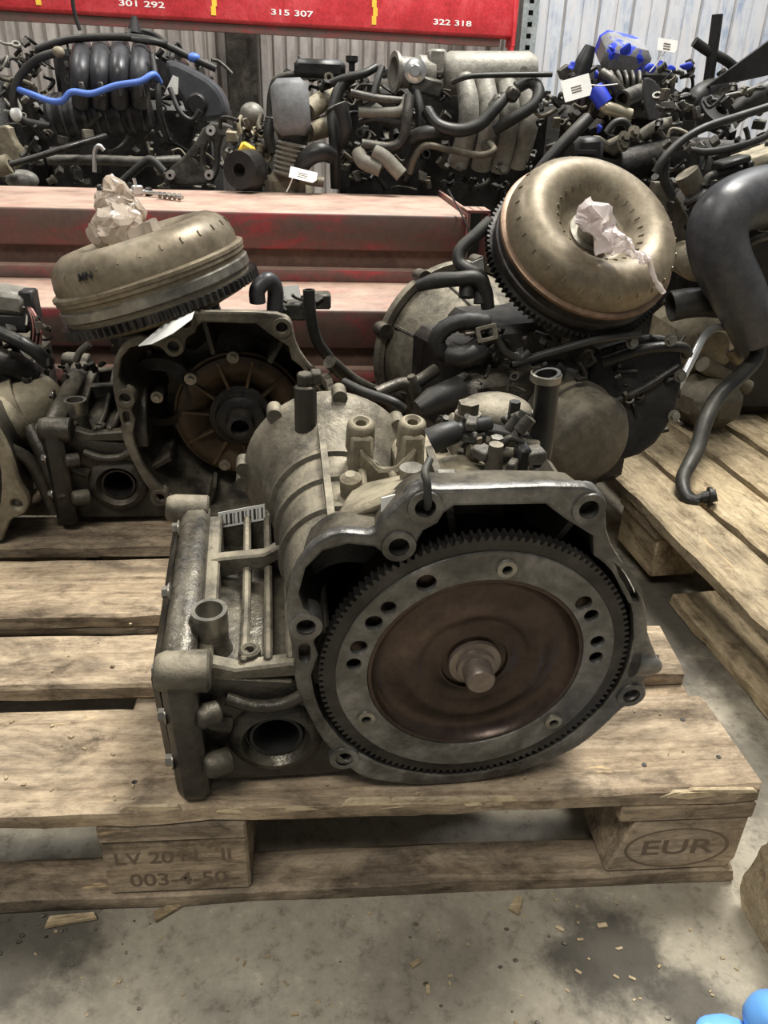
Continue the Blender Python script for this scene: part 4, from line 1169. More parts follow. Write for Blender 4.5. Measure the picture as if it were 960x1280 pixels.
# ------------------------------------------------------------------ fourth gearbox, cut by the left edge
T4 = thing('automatic_gearbox', 'gearbox cut off by the left edge, with pink wires and a flange ear', 'gearbox', (-.5, .68, .144))
t4 = inv_of(T4)
A = lambda px, py, Y=.56: W(px, py, Y)
m = MB(t4); c4 = A(-70, 610, .52)
pts = [A(-60, 480, .52), A(-20, 510, .52), A(2, 545, .52), A(14, 570, .52), A(22, 600, .52), A(34, 618, .52), A(37, 632, .52), A(28, 645, .52), A(14, 648, .52), A(8, 662, .52), A(4, 690, .52), A(-30, 700, .52), A(-120, 700, .52), A(-170, 640, .52), A(-170, 540, .52), A(-120, 490, .52)]
o4 = [(p.x, max(p.z, .1465)) for p in pts]
q4 = lambda px, py: (A(px, py, .52).x, A(px, py, .52).z)
inn = [q4(-60, 500), q4(-25, 525), q4(-4, 560), q4(3, 600), q4(0, 640), q4(-20, 675), q4(-60, 690), q4(-110, 685), q4(-150, 630), q4(-150, 545), q4(-110, 505)]
h4 = A(21, 630, .52)
m.plate(soft2d(o4), [soft2d(inn), circ(h4.x, h4.z, .0085, 14)], ((0, .532, 0), (1, 0, 0), (0, 0, 1)), .014, .003); m.build('bell_flange', CASTT, T4)
m = MB(t4); m.loft([[(p[0], .53, p[1]) for p in o4], [(c4.x + (p[0] - c4.x) * .8, .62, c4.z + (p[1] - c4.z) * .8) for p in o4]], caps=(False, True)); m.build('bell_housing', CASTD, T4, smooth=50)
m = MB(t4); m.tube([A(-10, 535, .62), A(20, 520, .66), A(48, 500, .68), A(62, 492, .7)], [.045, .05, .04, .035], 20); m.lathe([(.05, -.01), (.055, -.01), (.055, .01), (.05, .01)], A(30, 512, .67), (.5, .1, .2), 24, close=True); m.build('side_drum', CASTT, T4, smooth=40)
m = MB(t4); m.box(A(-20, 500, .76), (.2, .2, .2), bev=.02); m.box(Vector((-.5, .74, .2)), (.22, .26, .11), bev=.02); m.build('main_case', CASTD, T4, smooth=40)
m = MB(t4); m.hose([A(40, 535, .6), A(52, 560, .58), A(66, 590, .57), A(80, 620, .56)], .014, 8); m.hose([A(10, 560, .55), A(40, 580, .56), A(70, 640, .57)], .01, 8); m.build('case_webs', CASTD, T4, kind='stuff')
m = MB(t4); m.box(A(14, 374, .72), (.06, .06, .035), Matrix.Rotation(.15, 3, 'Y'), bev=.008); m.build('connector_body', ALLOY, T4)
m = MB(t4); m.box(A(38, 382, .71), (.022, .03, .05), bev=.003); m.box(A(12, 400, .72), (.07, .05, .03), bev=.004); m.build('connector_clip', BLACKP, T4)
for k in range(6):
    m = MB(t4); x = k * 2.2; m.tube(spline([A(32 + x * .3, 380, .7), A(38 + x * .6, 395, .69), A(40 + x, 412, .69), A(38 + x * 1.1, 430, .7)], 4), .0022, 6); m.build('wire', PINKW if k % 2 else RUBBER, T4)
m = MB(t4); m.hose([A(-10, 412, .68), A(20, 425, .67), A(45, 440, .67), A(62, 455, .68)], .011, 10); m.build('wiring_loom', RUBBER, T4)
m = MB(t4); m.hose([A(-10, 450, .66), A(15, 455, .67), A(40, 470, .69)], .02, 10); m.hose([A(10, 430, .7), A(25, 460, .7), A(40, 490, .7)], .012, 8); m.build('loom_sleeve', ENGD, T4, kind='stuff')
hardware(T4, t4, -10, 62, 395, 480, .66, .78, 30, 5, size=.9)

# ------------------------------------------------------------------ engine at back left: black intake with four runners
E1 = thing('car_engine', 'black engine at back left with four intake runners and blue tube', 'engine', (-.55, 2.35, 0))
e1 = inv_of(E1); Y = 2.2
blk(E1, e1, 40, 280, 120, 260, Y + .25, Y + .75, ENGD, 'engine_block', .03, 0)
blk(E1, e1, 62, 225, 60, 130, Y + .3, Y + .6, BLACKP, 'cylinder_head', .02)
m = MB(e1); a = W(62, 146, Y); b = W(188, 138, Y); d = (b - a)
N = 26; P = [a + d * (i / N) for i in range(N + 1)]
m.tube(P, [PX(24 + (2.2 if i % 4 < 1 else 0) - (6 if i in (0, N) else 0), a) for i in range(N + 1)], 24); m.build('intake_plenum', BLACKP, E1, smooth=30)
for k in range(9):
    m = MB(e1); p = a + d * ((k + .6) / 9.2); rr_ = PX(25.5, p); m.lathe([(rr_ * .9, -.006), (rr_, -.006), (rr_, .006), (rr_ * .9, .006)], p, d, 28, close=True); m.build('plenum_rib', HOSEG, E1)
for x in (102, 126, 150, 176):
    m = MB(e1); m.hose([W(x, 128, Y - .06), W(x - 1, 108, Y - .10), W(x - 1, 88, Y - .1), W(x, 70, Y - .03), W(x + 1, 60, Y + .1)], PX(11.5, a), 16, 6); m.build('intake_runner', HOSEG, E1)
    m = MB(e1); m.hose([W(x - 13, 110, Y - .06), W(x - 13, 78, Y - .05), W(x - 6, 61, Y - .01), W(x + 6, 61, Y - .01), W(x + 13, 76, Y - .05), W(x + 13, 108, Y - .06)], PX(2.6, a), 8); m.build('runner_rib', BLACKP, E1)
    m = MB(e1); m.box(W(x + 1, 112, Y - .13), (PX(6, a), .02, PX(16, a)), bev=.003); m.build('runner_clip', ENGM, E1)
hz(E1, e1, [(23, 112, Y - .1), (40, 118, Y - .15), (62, 126, Y - .17), (78, 126, Y - .18), (90, 115, Y - .18), (115, 117, Y - .18), (145, 107, Y - .18), (175, 102, Y - .18), (192, 93, Y - .16), (200, 103, Y - .12)], 3.8, BLUEH, 'blue_tube')
hz(E1, e1, [(75, 64, Y - .1), (45, 75, Y - .1), (22, 100, Y - .1), (17, 128, Y - .1), (28, 150, Y - .08), (62, 158, Y - .06)], 5, RUBBER, 'coolant_hose')
hz(E1, e1, [(45, 62, Y), (75, 52, Y), (98, 48, Y), (150, 46, Y), (195, 52, Y), (235, 70, Y), (270, 86, Y)], 4.5, RUBBER, 'wiring_loom')
for k in range(3): hz(E1, e1, [(158, 46 - k, Y), (165, 38 + k, Y + .1), (190, 42 + 2 * k, Y + .1), (207, 53 + k, Y), (190, 53 - k, Y - .04), (165, 49, Y - .04)], 3.2, RUBBER, 'cable_loop')
hz(E1, e1, [(88, -40, Y), (92, 10, Y), (100, 38, Y)], 2.6, RUBBER, 'upright_cable')
m = MB(e1); m.cyl(W(168, 20, Y + .1), W(168, 40, Y + .1), PX(3, a), PX(9, a)); m.build('cable_boot', RUBBER, E1)
m = MB(e1); o = [W(*p, Y - .05) for p in ((203, 76), (216, 74), (245, 88), (268, 103), (282, 125), (285, 148), (262, 152), (238, 150), (224, 122), (208, 100))]
m.plate(soft2d([(p.x, p.z) for p in o]), [], ((0, Y + .06, 0), (1, 0, 0), (0, 0, 1)), .1, .015); m.build('timing_cover', grime('slate_plastic', (.03, .031, .036), (.05, .052, .06), (.08, .082, .09), 0, .5, 8, .05), E1)
p = W(246, 130, Y - .05); m = MB(e1); m.lathe([(0, -.01), (PX(10, p), -.01), (PX(12, p), -.004), (PX(13, p), .01)], p, (0, 1, 0), 24); m.build('cover_disc', BLACKP, E1)
m = MB(e1); o = [W(*p, Y - .09) for p in ((205, 118), (216, 94), (223, 97), (222, 118))]; m.loft([o, [v + Vector((0, .004, 0)) for v in o]]); m.build('white_sticker', PAPER, E1, smooth=0)
for px, py in ((243, 70), (158, 100)):
    pass
m = MB(e1); m.ball(W(242, 72, Y), PX(7, a), (1.2, 1, .8)); m.build('blue_cap', BLUEH, E1)
m = MB(e1); m.ball(W(73, 65, Y - .12), PX(6, a), (1.2, 1, 1)); m.build('yellow_connector', CASTT, E1)
hz(E1, e1, [(6, 207, Y - .35), (40, 198, Y - .33), (85, 184, Y - .3), (132, 170, Y - .2)], 4, STEELD, 'drive_rod')
m = MB(e1); m.lathe([(PX(4, a), -.02), (PX(10, a), -.02), (PX(10, a), .02), (PX(4, a), .02)], W(4, 207, Y - .35), (1, 0, .3), 16, close=True); m.build('rod_boot', CASTT, E1)
o = [(W(*p, Y - .3).x, W(*p, Y - .3).z) for p in ((258, 152), (290, 155), (292, 168), (275, 172), (274, 225), (252, 232), (205, 232), (206, 216), (240, 186))]
h1 = [(W(*p, Y - .3).x, W(*p, Y - .3).z) for p in ((258, 178), (268, 176), (268, 212), (255, 212))]
h2 = [(W(*p, Y - .3).x, W(*p, Y - .3).z) for p in ((250, 186), (250, 206), (240, 196))]
m = MB(e1); m.plate(soft2d(o), [soft2d(h1), h2], ((0, Y - .28, 0), (1, 0, 0), (0, 0, 1)), .03, .006); m.build('engine_mount', ENGM, E1)
for px, py in ((265, 163), (215, 218), (263, 218)):
    p = W(px, py, Y - .3); m = MB(e1); m.lathe([(PX(2, p), -.035), (PX(5.5, p), -.035), (PX(5.5, p), .02)], p, (0, 1, 0), 16); m.build('mount_bushing', CHROME, E1)
hz(E1, e1, [(150, 230, Y - .3), (178, 205, Y - .3), (190, 200, Y - .3), (205, 215, Y - .3)], 5, RUBBER, 'lower_hose')
hz(E1, e1, [(60, 200, Y - .25), (120, 200, Y - .25), (180, 202, Y - .25), (225, 200, Y - .2)], 6, ENGM, 'cross_pipe')
hz(E1, e1, [(118, 215, Y - .3), (118, 190, Y - .3), (124, 182, Y - .3), (130, 188, Y - .3)], 2.6, CHROME, 'hook')
hz(E1, e1, [(190, 70, Y - .1), (197, 110, Y - .14), (200, 140, Y - .14), (210, 175, Y - .1)], 4, RUBBER, 'side_hose')
hz(E1, e1, [(212, 110, Y - .1), (225, 140, Y - .12), (240, 150, Y - .12), (250, 138, Y - .12)], 3.2, RUBBER, 'sensor_cable')
hardware(E1, e1, 30, 290, 150, 236, Y - .25, Y + .2, 80, 31, size=.85)
hardware(E1, e1, 180, 285, 60, 150, Y - .02, Y + .3, 30, 32, size=.8)
hardware(E1, e1, 20, 110, 62, 150, Y - .0, Y + .3, 26, 33, size=.8)

# parts heap at the far left edge
E0 = thing('engine_parts', 'heap of rusty engine parts at the left edge behind beams', 'parts', (-1.05, 2.2, 0))
e0 = inv_of(E0)
blk(E0, e0, -60, 26, 90, 260, Y + .1, Y + .5, ENGD, 'parts_block', .03, 0)
m = MB(e0); o = [(W(*p, Y - .2).x, W(*p, Y - .2).z) for p in ((-10, 160), (12, 155), (18, 175), (30, 190), (26, 210), (0, 215), (-10, 210))]
m.plate(soft2d(o), [], ((0, Y - .17, 0), (1, 0, 0), (0, 0, 1)), .04, .006); m.build('tan_bracket', CASTT, E0)
m = MB(e0); m.ball(W(28, 225, Y - .3), PX(14, a), (1.3, 1, .8), 3); m.build('pale_housing', ALLOY, E0)
m = MB(e0); m.ball(W(20, 143, Y - .1), PX(7, a), (1, 1, 1.2), 2); m.build('white_plug', PAPER, E0)
hardware(E0, e0, -20, 34, 50, 235, Y - .1, Y + .2, 50, 41, (ENGD, ENGM, ALLOY, CAST), .85)
hardware(E0, e0, 0, 60, 50, 110, Y + .1, Y + .4, 22, 42, (ENGD, ALLOY, ENGM), .8)

# grey resonator box with bellows and the junk round it
E2b = thing('intake_duct', 'grey air resonator box on a tan bellows between the two engines', 'duct', (-.12, 1.8, 0))
eb = inv_of(E2b); Y = 1.66
m = MB(eb); a = W(364, 136, Y); wx, wz = PX(23, a), PX(31, a)
m.box(a, (wx * 2, .10, wz * 2), Matrix.Rotation(R(-4), 3, 'Y') @ Matrix.Rotation(R(-12), 3, 'X'), bev=.018); m.build('resonator_box', grime('resonator_grey', (.1, .105, .11), (.17, .175, .18), (.24, .245, .25), 0, .55, 8, .05), E2b, smooth=50)
hz(E2b, eb, [(364, 160, Y + .02), (366, 176, Y + .02), (362, 190, Y + .02)], 19, ENGM, 'duct_neck')
P = [W(366 - 6 * k / 14, 178 + 42 * k / 14, Y) for k in range(15)]
m = MB(eb); m.tube(P, [PX(21 if k % 2 else 17, a) for k in range(15)], 20); m.build('bellows', HOSET, E2b, smooth=20)
blk(E2b, eb, 330, 392, 216, 262, Y, Y + .12, CASTT, 'duct_base', .02, 0)
hz(E2b, eb, [(384, 140, Y + .05), (402, 127, Y + .1), (418, 118, Y + .15)], 12, CASTT, 'duct_pipe')
hz(E2b, eb, [(384, 164, Y + .05), (400, 160, Y + .08), (415, 156, Y + .12)], 13, CASTT, 'duct_pipe')
hz(E2b, eb, [(338, 150, Y + .06), (336, 170, Y + .05), (342, 190, Y + .05)], 7, RUBBER, 'strap_hose')
hz(E2b, eb, [(370, 225, Y - .03), (382, 200, Y - .04), (400, 190, Y - .04), (416, 196, Y - .02)], [7, 11, 12, 9], BLACKP, 'black_elbow')
hz(E2b, eb, [(405, 228, Y - .06), (390, 226, Y - .06), (375, 222, Y - .06)], 6, CAST, 'sensor_stem')
PJ = thing('engine_parts', 'greasy metal parts heap with yellow paint beside the grey resonator', 'parts', (-.36, 1.9, 0))
pj = inv_of(PJ)
blk(PJ, pj, 290, 338, 175, 262, Y + .15, Y + .5, ENGD, 'parts_block', .02, 0)
hardware(PJ, pj, 285, 340, 150, 235, Y - .0, Y + .25, 60, 51, (ENGM, CAST, ENGD, CASTT), .9)
m = MB(pj); m.box(W(308, 190, Y - .02), (.04, .03, .04), Matrix.Rotation(.5, 3, 'Y'), bev=.006); m.build('yellow_smear', YELLOW, PJ)
m = MB(pj); m.ball(W(315, 143, Y + .1), PX(16, a), (1, 1, .9), 3); m.build('grey_dome', ALLOY, PJ)
m = MB(pj); m.lathe([(PX(8, a), -.03), (PX(22, a), -.03), (PX(24, a), .03), (PX(8, a), .03)], W(306, 212, Y - .06), (.4, 1, 0), 22, close=True); m.build('pulley', BLACKP, PJ)

# ------------------------------------------------------------------ centre engine: pale intake manifold and many hoses
E2 = thing('car_engine', 'centre engine with pale curved intake manifold, throttle body and tangled hoses', 'engine', (.25, 2.0, 0))
e2 = inv_of(E2); Y = 1.75
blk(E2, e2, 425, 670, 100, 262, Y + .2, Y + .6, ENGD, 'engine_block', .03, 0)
a = W(615, 90, Y)
m = MB(e2); p0 = W(552, 92, Y + .06); p1 = W(668, 92, Y + .06); N = 12
m.tube([p0 + (p1 - p0) * (i / N) for i in range(N + 1)], [PX(20 if i in (0, N) else 25, a) for i in range(N + 1)], 24); m.build('intake_plenum', ALLOY, E2, smooth=40)
for pts in ([(580, 98, Y), (586, 130, Y - .04), (584, 165, Y - .04), (572, 205, Y)], [(606, 100, Y), (611, 135, Y - .04), (609, 170, Y - .04), (600, 208, Y)], [(634, 105, Y), (637, 140, Y - .04), (633, 175, Y - .04), (624, 210, Y)], [(657, 100, Y), (661, 140, Y - .04), (657, 170, Y - .04), (645, 205, Y)]):
    hz(E2, e2, pts, [12, 13, 13, 14], ALLOY, 'intake_runner', 16)
m = MB(e2); tb = W(492, 90, Y - .02); u = PX(1, tb)
m.lathe([(u * 17, 0), (u * 23, 0), (u * 23, u * 4), (u * 18, u * 6), (u * 17, u * 30), (u * 20, u * 32), (u * 20, u * 50)], tb, (1, .25, 0), 30); m.lathe([(u * 17, 0), (u * 16, u * 14), (0, u * 15)], tb, (1, .25, 0), 30)
m.build('throttle_body', ALLOY, E2, smooth=35)
m = MB(e2); m.lathe([(0, -.0), (u * 6, 0), (u * 8, u * 2), (u * 14, u * 3), (u * 14, u * 8)], W(519, 88, Y - .06), (.1, 1, 0), 24); m.build('throttle_pulley', CHROME, E2)
m = MB(e2); m.box(W(545, 78, Y), (u * 22, .06, u * 28), bev=.006); m.build('sensor_housing', ALLOY, E2)
m = MB(e2); m.box(W(532, 108, Y - .02), (u * 40, .06, u * 20), Matrix.Rotation(.2, 3, 'Y'), bev=.006); m.build('throttle_bracket', ENGM, E2)
for pts, r, mt in (([(533, 138, Y - .1), (548, 157, Y - .12), (575, 163, Y - .13), (600, 155, Y - .13), (618, 136, Y - .12), (630, 122, Y - .1)], 8, RUBBER),
                   ([(618, 162, Y - .1), (645, 146, Y - .12), (668, 130, Y - .12), (673, 112, Y - .1), (662, 102, Y - .08), (645, 110, Y - .08)], 7.5, RUBBER),
                   ([(565, 103, Y - .08), (585, 96, Y - .1), (620, 94, Y - .1), (690, 93, Y - .1)], 3.2, RUBBER),
                   ([(448, 140, Y - .1), (480, 141, Y - .1), (502, 138, Y - .1), (509, 122, Y - .08)], 6.5, HOSET),
                   ([(438, 116, Y - .1), (470, 123, Y - .1), (512, 127, Y - .08)], 5, ENGM),
                   ([(452, 180, Y - .12), (488, 184, Y - .12), (504, 172, Y - .12), (509, 145, Y - .12), (512, 120, Y - .1)], 6.5, ENGM),
                   ([(512, 216, Y - .1), (518, 198, Y - .12), (532, 182, Y - .13), (565, 188, Y - .13), (600, 194, Y - .13), (617, 188, Y - .13), (612, 178, Y - .1)], 4, CAST),
                   ([(515, 172, Y - .1), (535, 166, Y - .12), (560, 166, Y - .1)], 9, RUBBER),
                   ([(336, 170, Y + .1), (340, 110, Y + .1), (360, 94, Y + .1), (425, 94, Y + .1)], 4.2, ENGM),
                   ([(478, 84, Y - .06), (472, 100, Y - .08), (466, 122, Y - .1)], 4.5, RUBBER),
                   ([(420, 235, Y - .05), (418, 180, Y - .06), (416, 140, Y - .04), (425, 110, Y - .02), (440, 96, Y)], 7, RUBBER),
                   ([(450, 152, Y - .08), (470, 148, Y - .1), (500, 154, Y - .1)], 4, RUBBER),
                   ([(400, 110, Y), (430, 98, Y - .02), (455, 92, Y - .02), (470, 84, Y)], 5, RUBBER),
                   ([(505, 216, Y - .05), (522, 175, Y - .07), (525, 140, Y - .07), (520, 115, Y - .05)], 6, RUBBER),
                   ([(425, 130, Y - .08), (432, 160, Y - .08), (425, 180, Y - .05)], 9, RUBBER)):
    hz(E2, e2, pts, r, mt, 'engine_hose', 10)
for pts in ([(448, 190, Y - .12), (454, 202, Y - .14), (476, 212, Y - .15)], [(468, 190, Y - .14), (482, 198, Y - .15), (502, 219, Y - .16)]):
    hz(E2, e2, pts, 9, HOSET, 'open_pipe', 16, hollow=.25)
m = MB(e2); p = W(400, 88, Y + .15); m.box(p, (u * 66, .2, u * 22), bev=.012); m.build('black_cover', BLACKP, E2)
for px, py in ((575, 208), (628, 212), (606, 182), (640, 120), (655, 90)):
    p = W(px, py, Y - .07); m = MB(e2); m.bolt(p, (0, -1, .1), u * 4, u * 5); m.build('manifold_bolt', STEEL, E2)
m = MB(e2); m.box(W(640, 118, Y - .1), (u * 16, .04, u * 16), Matrix.Rotation(.6, 3, 'Y'), bev=.006); m.box(W(620, 128, Y - .1), (u * 12, .04, u * 18), Matrix.Rotation(.6, 3, 'Y'), bev=.006); m.build('purge_valve', ENGM, E2)
hardware(E2, e2, 405, 560, 90, 236, Y - .04, Y + .25, 110, 61, size=.85)
hardware(E2, e2, 560, 680, 195, 240, Y - .1, Y + .2, 30, 62, (ENGD, ENGM), size=.85)
hardware(E2, e2, 350, 440, 80, 130, Y + .05, Y + .3, 24, 63, (ENGD, ENGD, ENGM), size=.8)
m = MB(e2); m.lathe([(0, 0), (u * 8, 0), (u * 8, u * 6), (u * 4, u * 8), (u * 4, u * 22)], W(440, 70, Y + .05), (0, 0, -1), 14); m.build('filler_cap', BLACKP, E2)

# ------------------------------------------------------------------ right-hand heap: engine daubed with blue paint
E3 = thing('car_engine', 'dark engine at upper right daubed with blue paint and hung with tags', 'engine', (.75, 1.9, 0))
e3 = inv_of(E3); Y = 1.6
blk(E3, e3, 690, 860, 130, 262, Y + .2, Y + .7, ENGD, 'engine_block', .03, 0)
a = W(770, 80, Y); u = PX(1, a)
blk(E3, e3, 740, 840, 80, 150, Y + .12, Y + .4, ENGD, 'cylinder_head', .02)
m = MB(e3); m.box(W(778, 68, Y + .08), (u * 62, .12, u * 34), Matrix.Rotation(.15, 3, 'Y') @ Matrix.Rotation(.4, 3, 'X'), bev=.016); m.build('alternator_case', DAUB, E3, smooth=40)
for k in range(7):
    hz(E3, e3, [(745 + k * 9, 90, Y), (752 + k * 8, 100, Y - .03), (756 + k * 7, 118, Y - .03)], 2.6, ENGM, 'case_rib')
for px, py, r, s in ((782, 62, 9, (1.2, .6, 1)), (765, 62, 6, (1, .6, 1)), (753, 115, 8, (1.3, .8, 1)), (812, 85, 8, (1.2, .7, 1)), (838, 88, 7, (1.2, .7, .8)), (750, 160, 7, (1, .7, 1.2)), (714, 82, 5, (1, .7, 1.4)), (745, 95, 5, (1, .7, 1.4)), (858, 83, 7, (1.6, .7, .8)), (825, 82, 6, (1, .7, 1.3))):
    m = MB(e3); m.ball(W(px, py, Y - .03), u * r * .62, s, 3); m.rough(u * 4, 60, px); m.build('blue_paint_daub', BLUEP, E3)
hz(E3, e3, [(722, 100, Y), (730, 78, Y), (738, 58, Y)], [12, 11, 7], BLACKP, 'canister')
hz(E3, e3, [(748, 124, Y - .1), (758, 134, Y - .12), (772, 139, Y - .12), (788, 144, Y - .12)], 7.5, BRASSY, 'bright_pipe', 16)
m = MB(e3); m.tube([W(744, 112, Y - .1), W(750, 120, Y - .11), W(756, 130, Y - .115)], u * 10, 16); m.build('blue_collar', BLUEP, E3)
hz(E3, e3, [(778, 124, Y - .12), (790, 119, Y - .08), (806, 112, Y)], 10, ENGM, 'pipe_stub', 18, hollow=.3)
hz(E3, e3, [(752, 92, Y - .08), (764, 100, Y - .1), (772, 112, Y - .1), (780, 120, Y - .06)], 7, ENGM, 'bent_hose')
m = MB(e3); o = [W(*p, Y - .14) for p in ((806, 98), (818, 96), (832, 112), (834, 142), (826, 150), (812, 150))]; m.plate(soft2d([(v.x, v.z) for v in o]), [], ((0, Y - .11, 0), (1, 0, 0), (0, 0, 1)), .012, .003); m.build('curved_shield', grime('matt_grey', (.04, .04, .04), (.06, .06, .06), (.085, .085, .085), 0, .6, 8, .05), E3)
hz(E3, e3, [(885, 106, Y), (890, 70, Y), (897, 18, Y)], 6.5, RUBBER, 'upright_hose', 12)
hz(E3, e3, [(868, 52, Y), (885, 64, Y), (905, 74, Y), (918, 84, Y)], 6, RUBBER, 'cut_hose', 12)
hz(E3, e3, [(735, 148, Y - .25), (715, 168, Y - .27), (690, 195, Y - .28), (670, 220, Y - .28), (652, 246, Y - .27)], 8, RUBBER, 'strut_hose', 12)
m = MB(e3); m.box(W(729, 198, Y - .2), (u * 34, .1, u * 46), Matrix.Rotation(-.1, 3, 'Y'), bev=.01); m.box(W(733, 190, Y - .26), (u * 22, .02, u * 4)); m.build('black_air_box', BLACKP, E3)
hz(E3, e3, [(745, 214, Y - .15), (775, 210, Y - .14), (815, 200, Y - .1), (840, 196, Y - .05)], 21, ENGD, 'exhaust_drum', 20)
m = MB(e3); o = [W(*p, Y - .2) for p in ((735, 178), (752, 170), (765, 178), (790, 166), (788, 184), (770, 196), (752, 186))]; m.plate([(v.x, v.z) for v in o], [], ((0, Y - .14, 0), (1, 0, 0), (0, 0, 1)), .05, .006); m.build('lifting_bracket', CAST, E3)
hz(E3, e3, [(758, 166, Y - .18), (768, 154, Y - .18), (780, 152, Y - .18), (788, 162, Y - .18)], 4.5, RUBBER, 'short_hose')
hz(E3, e3, [(800, 170, Y - .1), (820, 158, Y - .1), (845, 152, Y - .08)], 7, HOSET, 'branch_pipe')
for px, py in ((780, 172), (792, 165), (778, 182)):
    m = MB(e3); m.bolt(W(px, py, Y - .21), (.2, -1, .4), u * 5, u * 5); m.build('bracket_bolt', CAST, E3)
m = MB(e3); m.lathe([(u * 8, 0), (u * 28, 0), (u * 28, u * 14), (u * 8, u * 14)], W(893, 150, Y - .08), (.2, -.6, .8), 28, close=True); m.build('black_disc', BLACKP, E3)
hz(E3, e3, [(845, 150, Y - .1), (842, 132, Y - .1), (855, 120, Y - .1), (868, 124, Y - .1)], 4, RUBBER, 'cable_loop')
hz(E3, e3, [(865, 150, Y - .05), (870, 125, Y - .05), (885, 112, Y - .02), (905, 108, Y)], [9, 13, 12, 9], RUBBER, 'black_elbow')
m = MB(e3); o = [W(968, 46, Y - .1), W(970, 92, Y - .1), W(925, 102, Y - .08), W(884, 108, Y - .06)]; m.loft([o, [v + Vector((.0, .012, .0)) for v in o]]); m.build('black_panel', BLACKP, E3, smooth=0)
hardware(E3, e3, 675, 860, 85, 240, Y - .08, Y + .25, 130, 71, (ENGD, ENGD, ENGM, ENGM, CAST), .85)
hardware(E3, e3, 830, 930, 80, 160, Y - .02, Y + .25, 40, 72, (ENGD, ENGM), .85)
TG = 'white tags tied on the engines'


def tag_card(px, py, w, h, ang, Yt, label, tie, tilt=.4):
    p = W(px, py, Yt); t = thing('paper_tag', label, 'tag', p, (0, 0, 0), TG)
    uu = PX(1, p); m = MB(); U = Vector((math.cos(ang), .0, math.sin(ang))); V = Vector((-math.sin(ang), tilt, math.cos(ang))).normalized()
    m.prism([(-w / 2 * uu, -h / 2 * uu), (w * .38 * uu, -h / 2 * uu), (w / 2 * uu, -h * .2 * uu), (w / 2 * uu, h / 2 * uu), (-w / 2 * uu, h / 2 * uu)], ((0, 0, 0), U, V), .0012); m.build('tag_card', PAPER, t, smooth=0)
    m = MB()
    for k in range(3): m.prism([(-w * .2 * uu, (k * 3 - 5) * uu), (w * .15 * uu, (k * 3 - 5) * uu), (w * .15 * uu, (k * 3 - 3.8) * uu), (-w * .2 * uu, (k * 3 - 3.8) * uu)], (U.cross(V) * .0013, U, V), .0006)
    for k in range(3): m.prism([(-w * .2 * uu, (k * 3 - 5) * uu), (w * .15 * uu, (k * 3 - 5) * uu), (w * .15 * uu, (k * 3 - 3.8) * uu), (-w * .2 * uu, (k * 3 - 3.8) * uu)], (U.cross(V) * -.0007, U, V), .0006)
    m.build('print_lines', INK, t, smooth=0, kind='stuff')
    m = MB(inv_of(t)); m.tube(spline([W(q[0], q[1], Yt + .005) for q in tie], 4), uu * .9, 6); m.build('cable_tie', PAPER, t)
    return t


tag_card(721, 110, 36, 26, .28, Y - .2, 'white tag tied beside the bright pipe of the blue-daubed engine', [(738, 106), (752, 107), (772, 105)])
tag_card(834, 57, 26, 15, -.1, Y - .12, 'white tag on top of the blue-daubed engine', [(832, 63), (822, 78), (812, 90)])
tag_card(379, 219, 34, 18, -.2, 1.58, 'white tag lying below the grey resonator bellows', [(366, 222), (362, 232), (358, 240)], 1.2)

# ------------------------------------------------------------------ front right engine with the big intake hose
E4 = thing('car_engine', 'dark engine at right edge with a large smooth grey intake hose', 'engine', (1.05, 1.0, .144))
e4 = inv_of(E4); Y = 1.05
blk(E4, e4, 890, 1060, 250, 600, Y + .02, Y + .45, ENGD, 'engine_block', .03, .145)
blk(E4, e4, 885, 990, 175, 270, Y + .2, Y + .5, ENGD, 'cylinder_head', .02)
a = W(900, 330, .92); u = PX(1, a)
m = MB(e4); m.hose([W(1010, 246, 1.0), W(962, 246, .97), W(930, 252, .95), W(905, 268, .93), W(896, 292, .92), W(902, 325, .91), W(920, 362, .905), W(935, 395, .90), W(945, 425, .90)], [u * 40, u * 38, u * 36, u * 36, u * 36, u * 35, u * 34, u * 31, u * 27], 32, 8); m.build('intake_hose', HOSEG, E4)
m = MB(e4); cpt = W(962, 246, .97); m.lathe([(u * 40, -.004), (u * 41.5, -.004), (u * 41.5, .004), (u * 40, .004)], cpt, (1, .02, .05), 36, close=True); m.build('hose_clamp', CHROME, E4)
hz(E4, e4, [(838, 383, .95), (860, 379, .95), (885, 378, .96), (915, 382, 1.0)], [19, 18.5, 18, 18], RUBBER, 'hose_end', 22, hollow=.12)
hz(E4, e4, [(833, 512, .8), (845, 488, .82), (862, 455, .84), (878, 424, .87), (890, 412, .9), (904, 411, .92), (915, 422, .94), (916, 440, .95)], 5.2, CHROME, 'bent_pipe', 12)
m = MB(e4); m.tube([W(914, 436, .95), W(920, 446, .95), W(924, 452, .95)], [u * 9, u * 9, u * 7], 14); m.build('pipe_nut', GOLD, E4)
hz(E4, e4, [(946, 415, .93), (946, 445, .92), (925, 470, .88), (898, 496, .84), (882, 525, .79), (872, 560, .75), (862, 580, .72), (853, 600, .69), (858, 622, .655), (872, 628, .645)], [9, 9.5, 10, 10, 9.5, 9, 8.5, 8, 8, 8], RUBBER, 'drop_hose', 14)
m = MB(e4); m.tube([W(868, 625, .645), W(878, 622, .643), W(879, 622, .642), W(896, 619, .635)], [.008, .008, .011, .011], 14); m.lathe([(.010, -.003), (.016, -.003), (.016, .003), (.010, .003)], W(887, 620, .639), (1, -.2, .05), 16, close=True); m.build('hose_coupling', BLACKP, E4)
hz(E4, e4, [(820, 296, 1.15), (835, 302, 1.13), (850, 318, 1.1), (872, 328, 1.05), (890, 330, 1.02)], [12, 14, 19, 22, 22], CASTT, 'exhaust_elbow', 18)
